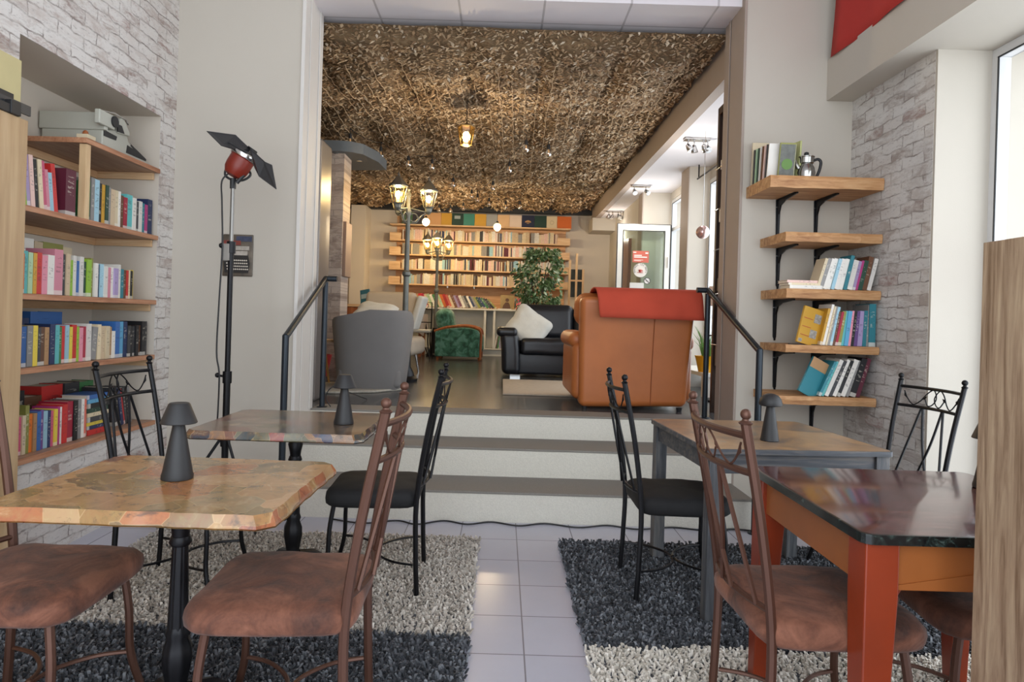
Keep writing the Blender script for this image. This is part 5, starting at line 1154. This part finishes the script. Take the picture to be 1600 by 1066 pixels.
for i, (c, w_) in enumerate(covs):
    r = thing('album_cover', cl[i] + ' atop the back shelving', 'album', (xs + w_ / 2, 12.56, SH[0] + .001), 0, 'album covers on the back top board'); r.rotation_euler = (radians(-6), 0, 0)
    m = MB(); m.box(-w_ / 2 + .002, w_ / 2 - .002, -.006, .006, 0, .235); m.build('cover', plain('album_' + c.replace(' ', '_'), CC[c], .6), r, smooth=0)
    if i == 5: MB().box(-.06, .05, -.009, -.0065, .13, .19).build('title_plate', plain('pale_plate', '#9aa5a8', .5), r, smooth=0)
    if i == 11:
        m = MB(); m.prism([(-.06, .10), (.06, .10), (.05, .125), (.0, .145), (-.05, .125)], -.009, -.0065, 'y'); m.box(-.025, .025, -.009, -.0065, .075, .085); m.build('emblem', plain('gold_emblem', '#b08a5c', .5), r, smooth=0)
    if i == 13: m = MB(); m.tube([(.035 * cos(t), -.008, .11 + .035 * sin(t)) for t in [pi * k / 8 for k in range(16)]], .003, 5, closed=True); m.build('round_seal', plain('seal_grey', '#a89a80', .6), r)
    xs += w_
# low cabinet / counter below with leaning files
cbn = thing('low_cabinet', 'long white open cabinet below the back shelves', 'cabinet', (-.2, 12.45, ZU)); WP = M['white_panel']
m = MB(); m.box(-1.75, 1.75, -.2, .33, .84, .87); m.build('cabinet_top', WP, cbn, smooth=0, bevel=.002)
m = MB(); m.box(-1.75, 1.75, .31, .33, .1, .84); m.box(-1.75, 1.75, -.18, .31, .12, .14); m.box(-1.75, 1.75, -.12, .3, 0, .12); m.build('cabinet_back', WP, cbn, smooth=0)
for x in (-1.73, -.95, -.12, .05, .9, 1.73): m = MB(); m.box(x - .02, x + .02, -.18, .31, .14, .84); m.build('divider', WP, cbn, smooth=0)
def frB(x0, y): return lambda s, b: ((x0 + s, y + b), 0)
row(sp('white:22:260:-24 cream:20:255:-24 turquoise:26:255:-24 white:16:260:-24 tan:20:255:-24 red:26:260:-24 crimson:22:262:-24 cream:20:255:-24 pale_green:24:255:-24 white:22:250:-24 green:22:250:-24 beige:20:250:-24 pale_green:20:245:-24 orange:24:255:-24 red:26:258:-24 salmon:20:255:-24 cream:20:245:-24 brown:24:250:-25 lilac:20:245:-25 mauve:22:245:-25 white:24:245:-25 grey:22:240:-26 charcoal:20:245:-26 white:20:240:-27 navy:20:240:-28 grey:20:235:-30 olive:20:235:-31 dark_green:22:235:-32 navy:20:235:-34 green:20:230:-36 charcoal:20:230:-39 black:18:230:-42 olive:16:230:-44'), 0, 1, 0, .2, 1.431, 'low back cabinet', 'leaning files on the low back cabinet', frB(-1.72, 12.38), fill=1.62, seed=31)
row(sp('dark_green:24:215 salmon:36:210 rose:30:205 pink:30:205 grey:26:210 blue:26:205 navy:36:200 white:20:190 pale_blue:24:205 cream:24:200'), 0, 1, 0, .2, 1.431, 'cabinet beside the gold portrait', 'books beside the portrait', frB(.22, 12.40), seed=32)
row(sp('white:24:230:10 brown:24:230:9 green:26:230:8 lime:24:230:7 lilac:24:235:-8 grey:24:240:-9'), 0, 1, 0, .2, .701, 'low cabinet shelf by green armchair', 'books inside the low cabinet', frB(-.14, 12.28), seed=33)
pt = thing('icon_panel', 'gold panel with a seated brown figure on the low back cabinet', 'picture', (.08, 12.42, 1.431)); pt.rotation_euler = (radians(-6), 0, 0)
m = MB(); m.box(-.125, .125, -.008, .008, 0, .27); m.build('panel_board', plain('gold_ground', '#9c8458', .5, .3, var=.25), pt, smooth=0)
m = MB(); m.prism([(-.09, .005), (.07, .005), (.05, .09), (.025, .13), (-.03, .13), (-.07, .08)], -.011, -.0085, 'y'); m.lathe([(.034, 0), (.034, .003)], (0, -.0085, .175), 16, R=Matrix.Rotation(pi / 2, 3, 'X')); m.build('figure', plain('figure_brown', '#5e4030', .6, var=.3, scale=40), pt, smooth=0)
tag(MB().box(-.09, .16, 12.27, 12.36, 1.431, 1.442).build('paper_pile', M['white_plastic'], smooth=0), 'small white paper pile lying before the gold panel', 'paper')
o = MB().box(-.3, .3, -.2, .2, 0, .13); tag(o.build('storage_box', WP, None, loc=(.02, 12.14, ZU), smooth=0, bevel=.004), 'white low box on the floor right of the green armchair', 'box') if False else None
# wooden ladder shelf with pictures, right of plant
r = thing('easel_shelf', 'wooden ladder frame with two dark pictures beyond the plant', 'frame', (1.28, 11.9, ZU))
for x in (-.10, .02, .14): m = MB(); m.box(x - .018, x + .018, -.02, .02, 0, (1.78, 1.9, 1.62)[(-.10, .02, .14).index(x)] if x != .02 else 1.9); m.build('upright', M['pale_wood_z'], r, smooth=0)
m = MB(); m.box(-.10, .14, -.015, .015, 1.40, 1.43); m.box(-.10, .14, -.015, .015, .9, .93); m.build('crossbar', M['pale_wood'], r, smooth=0)
m = MB(); m.box(-.12, .16, .025, .035, 1.12, 1.62); m.build('picture', plain('dark_green_photo', '#3c433c', .5, var=.6, scale=9), r, smooth=0)
# ficus
pl = thing('potted_ficus', 'tall leafy ficus plant behind the black leather sofa', 'plant', (.50, 9.75, ZU))
MB().lathe([(.13, 0), (.17, .3), (.18, .32), (.16, .32), (.14, .28)], n=20).build('pot', plain('white_pot', '#c9c4ba', .5), pl)
m = MB(); rnd = random.Random(5); tips = []
for k in range(9):
    a = rnd.uniform(0, 2 * pi); R_ = rnd.uniform(.1, .34); z1 = rnd.uniform(1.0, 1.72); p = bez([(0, 0, .25), (.03 * cos(a * 3), .03 * sin(a * 3), .7), (R_ * .5 * cos(a), R_ * .5 * sin(a), z1 * .8), (R_ * cos(a), R_ * sin(a), z1)], 6)
    m.tube(p, [.012 - .008 * i / len(p) for i in range(len(p))], 6); tips += p[8:]
m.build('stems', M['dark_wood'], pl)
lf = MB()
for k in range(2600):
    z = rnd.uniform(.78, 1.74); w_ = .36 * (1 - abs((z - 1.15) / .75) ** 2.2 * .75) + (.05 if z > 1.4 else 0); a = rnd.uniform(0, 2 * pi); q = w_ * rnd.random() ** .5
    if noise.noise((q * cos(a) * 5, q * sin(a) * 5, z * 5)) < -.18: continue
    c = Vector((q * cos(a) * .95 + .05 * (z > 1.45), q * sin(a) * .8, z)); L = rnd.uniform(.05, .085); d = Vector((cos(a) * .6 + rnd.uniform(-.5, .5), sin(a) * .6 + rnd.uniform(-.5, .5), rnd.uniform(-1.2, .1))).normalized(); sd = d.cross(Vector((rnd.uniform(-1, 1), rnd.uniform(-1, 1), .3))).normalized() * L * .27
    up = d.cross(sd).normalized() * L * .1
    lf.add([c, c + d * L * .45 + sd + up, c + d * L, c + d * L * .45 - sd + up, c + d * L * .5], [(0, 1, 4), (1, 2, 4), (2, 3, 4), (3, 0, 4)])
fo = lf.build('foliage', M['ficus'], pl, smooth=0, weld=False); fo['kind'] = 'stuff'
# metal chair and small cloth table behind the tub chair
r = thing('garden_chair', 'black scrolled metal chair with white seat beyond the grey tub chair', 'chair', (-1.36, 10.9, ZU), radians(180)); BM_ = M['black_metal']
MB().rbox((0, 0, .46), (.40, .38, .05), .02, 3, 2).build('seat', M['white_fabric'], r)
for a in (-.17, .17):
    for b in (-.16, .16): MB().tube(bez([(a, b, .44), (a * 1.0, b, .25), (a * 1.25, b * 1.2, 0)], 5), .011, 8).build('leg', BM_, r)
m = MB(); m.tube([(-.18, -.17, .44), (-.18, -.2, .93), (.18, -.2, .93), (.18, -.17, .44)], .011, 8); m.tube([(-.18, -.2, .82), (.18, -.2, .82)], .008, 6); m.tube([(-.18, -.19, .6), (.18, -.19, .6)], .008, 6)
for s_ in (-1, 1): m.tube([(s_ * .08 + .045 * cos(t), -.2, .875 + .045 * sin(t)) for t in [pi * k / 6 for k in range(12)]], .005, 5, closed=True)
m.build('backrest', BM_, r)
m = MB()
for s_ in (-1, 1): m.tube([(s_ * .17 * cos(t), -.17 * s_ * 0 + .17, .05 + .22 * sin(t)) for t in [pi * k / 10 for k in range(11)]], .008, 6)
m.build('leg_arches', BM_, r)
r = thing('side_table', 'red brown wooden table with pale cloth beyond the metal chair', 'table', (-1.72, 11.75, ZU))
m = MB(); m.box(-.35, .35, -.3, .3, .70, .73); m.build('tabletop', M['red_wood'], r, smooth=0)
for a in (-.31, .31):
    for b in (-.27, .27): MB().box(a - .025, a + .025, b - .025, b + .025, 0, .7).build('leg', M['red_wood'], r, smooth=0)
cl_ = MB(); vs = []; fs = []; hxx = .365
pts = [(-.365, -.315), (0.05, -.315), (.365, -.315), (.365, 0), (.365, .315), (0, .315), (-.365, .315), (-.365, 0)]
cl_.add([(x, y, .735) for x, y in pts] + [(x * 1.03, y * 1.03, .735 - (.38 if i % 2 == 0 else .16)) for i, (x, y) in enumerate(pts)], [tuple(range(8))] + [(i, (i + 1) % 8, 8 + (i + 1) % 8, 8 + i) for i in range(8)])
o = cl_.build('tablecloth', plain('lilac_white_cloth', '#bcb4b4', .9), None, loc=(-1.72, 11.75, ZU + .001), smooth=0); md = o.modifiers.new('t', 'SOLIDIFY'); md.thickness = .004; md.offset = 1; tag(o, 'pale lilac cloth hanging over the red brown side table', 'tablecloth')
# sideboard with folders and a teal book on a stand
r = thing('sideboard', 'light wooden sideboard edge seen above the grey tub armchair', 'sideboard', (-1.97, 8.9, ZU)); 
m = MB(); m.box(-.42, .42, -.2, .2, .80, .835); m.build('sideboard_top', M['pale_wood'], r, smooth=0, bevel=.003); m = MB(); m.box(-.40, .40, -.18, .18, .0, .8); m.build('sideboard_body', M['red_wood'], r, smooth=0)
row(sp('white:40:200 grey:60:200'), 0, 1, 0, .2, ZU + .836, 'sideboard', 'folders on the sideboard', frB(-2.2, 8.75), seed=41)
r = thing('display_book', 'teal book on a small wooden easel on the sideboard', 'book', (-1.82, 8.83, ZU + .836)); r.rotation_euler = (radians(-8), radians(-10), radians(-20))
MB().box(-.07, .07, -.008, .008, .0, .2).build('cover', plain('teal_cover', '#2f6f84', .5), r, smooth=0); MB().box(-.055, .055, -.010, -.008, .08, .14).build('cover_patch', plain('cover_pale', '#a9c4cc', .5), r, smooth=0); MB().tube([(-.03, .06, 0), (0, .01, .16)], .006, 6).build('easel_leg', M['pale_wood_z'], r)
# stool, red pot, dry stems
r = thing('wooden_stool', 'round three-legged wooden stool beside the left handrail', 'stool', (-1.80, 6.45, ZU)); MB().lathe([(.17, .425), (.175, .435), (.17, .45)], n=28).build('seat', M['pale_wood'], r)
for a in (-70, 50, 170): c, s_ = cos(radians(a)), sin(radians(a)); MB().tube([(c * .09, s_ * .09, .425), (c * .17, s_ * .17, 0)], [.014, .01], 10).build('leg', wood('honey_leg', '#a5773c', '#c29250', '#d3a764', 2), r)
r = thing('red_pot', 'red pot on the floor behind the wooden stool', 'pot', (-2.12, 7.6 - .75, ZU)) if False else thing('red_pot', 'red pot on the floor behind the wooden stool', 'pot', (-1.88, 6.82, ZU + .06)); MB().lathe([(.10, 0), (.14, .2), (.145, .22), (.13, .22), (.12, .2)], n=24).build('pot_body', plain('red_ceramic', '#a32a2c', .4), r); MB().lathe([(.125, .2), (.001, .2)], n=24, cap=False).build('soil', M['dark_wood'], r); MB().lathe([(.12, -.06), (.12, -.001)], n=24).build('pot_stand', M['dark_wood'], r)
r = thing('vase_of_dry_stems', 'pale vase of tall dry stems against the brick pillar', 'vase', (-1.86, 6.5, ZU + .451)); MB().lathe([(.05, 0), (.06, .04), (.05, .09), (.03, .1)], n=18).build('vase', M['cream_fabric'], r)
m = MB(); rnd = random.Random(9)
for k in range(9): x, y = rnd.uniform(-.05, .05), rnd.uniform(-.05, .05); m.tube(bez([(0, 0, .08), (x * .4, y * .4, .35), (x + .03 * sin(k), y, rnd.uniform(.6, .78))], 5), .0028, 5)
m.build('stems', plain('dry_stems', '#5a4436', .9), r)
# rugs on the raised floor
m = MB(); m.rbox((0, 0, .008), (.95, 1.45, .016), .006, 1, 2); o = m.build('rug', plain('cream_rug', '#b8ab9a', .95, var=.12, scale=30, bump=.6, bscale=200), None, loc=(.50, 6.85, ZU + .001)); tag(o, 'cream rug on dark tiles between the black sofa and tan armchair', 'rug')
m = MB(); pts = [(.62 * (1 + .12 * sin(3 * a + 1) + .06 * sin(7 * a)) * cos(a), .42 * (1 + .1 * sin(2 * a) + .05 * sin(9 * a)) * sin(a)) for a in [2 * pi * k / 40 for k in range(40)]]; m.prism(pts, 0, .022); o = m.build('sheepskin_rug', plain('grey_sheepskin', '#b5afa2', .95, var=.2, scale=40, bump=.8, bscale=120), None, loc=(-1.62, 6.22, ZU + .001), smooth=0, bevel=.008); tag(o, 'pale fleecy rug under the grey tub armchair', 'rug')
# framed picture on the pillar side and small ledges
tag(MB().box(-1.709, -1.675, 7.03, 7.29, 1.66, 2.24).build('picture_frame', plain('frame_brown', '#8d7464', .5), smooth=0, bevel=.004), 'narrow brown framed panel on the side of the brick pillar', 'picture')
# window side: lamp, yellow planter on a low bench
r = thing('window_bench', 'low white bench under the lounge window', 'bench', (2.12, 7.0, ZU)); MB().box(-.17, .17, -.6, .6, .20, .235).build('bench_top', M['white_panel'], r, smooth=0); MB().box(-.16, .16, -.55, -.5, 0, .2).build('bench_leg', M['white_panel'], r, smooth=0); MB().box(-.16, .16, .5, .55, 0, .2).build('bench_leg', M['white_panel'], r, smooth=0)
r = thing('yellow_planter', 'yellow glazed planter with green spiky leaves by the lounge window', 'planter', (2.05, 6.6, ZU + .236)); MB().lathe([(.09, 0), (.12, .13), (.13, .16), (.12, .16), (.1, .12)], n=26).build('planter_pot', plain('yellow_glaze', '#d9a520', .25), r)
m = MB(); rnd = random.Random(2)
for k in range(46): a = rnd.uniform(0, 2 * pi); q = rnd.uniform(.05, .17); h = rnd.uniform(.14, .34); m.tube([(.05 * cos(a), .05 * sin(a), .12), (q * .6 * cos(a), q * .6 * sin(a), .12 + h * .7), (q * cos(a), q * sin(a), .12 + h)], [.005, .004, .001], 4)
m.build('leaves', plain('green_blades', '#5f8a3c', .5, var=.2), r)
r = thing('tall_table_lamp', 'white shaded lamp on dark metal stem by the lounge window', 'lamp', (1.98, 6.15, ZU)); MB().lathe([(.10, 0), (.1, .015), (.012, .03), (.01, .9)], n=18).build('lamp_stem', M['black_metal'], r); MB().lathe([(.09, .88), (.075, 1.06)], n=24, cap=False).build('lamp_shade', plain('white_shade', '#d8d2d0', .8), r); MB().lathe([(.11, .60), (.11, .612)], n=20).build('lamp_tray', M['black_metal'], r)
# repeats of one kind carry one group
GR = {'dining_chair': 'wrought iron dining chairs', 'table_lamp': 'cordless black table lamps', 'wall_shelf': 'shelves in the left recess', 'plank_shelf': 'rustic plank shelves on the right', 'cafe_table': 'collage topped cafe tables',
      'wooden_table': 'four legged wooden tables', 'street_lamp': 'street lamps in the lounge', 'handrail': 'handrails beside the steps', 'shag_rug': 'shaggy rugs', 'globe_pendant': 'glowing globes by the back shelves', 'ceiling_spotlight': 'spotlights on the side ceiling', 'light_string_wire': 'wires of the bulb string', 'cushion': 'pale cushions'}
for o_ in bpy.data.objects:
    b_ = o_.name.split('.')[0]
    if b_ in GR and 'category' in o_: o_['group'] = GR[b_]
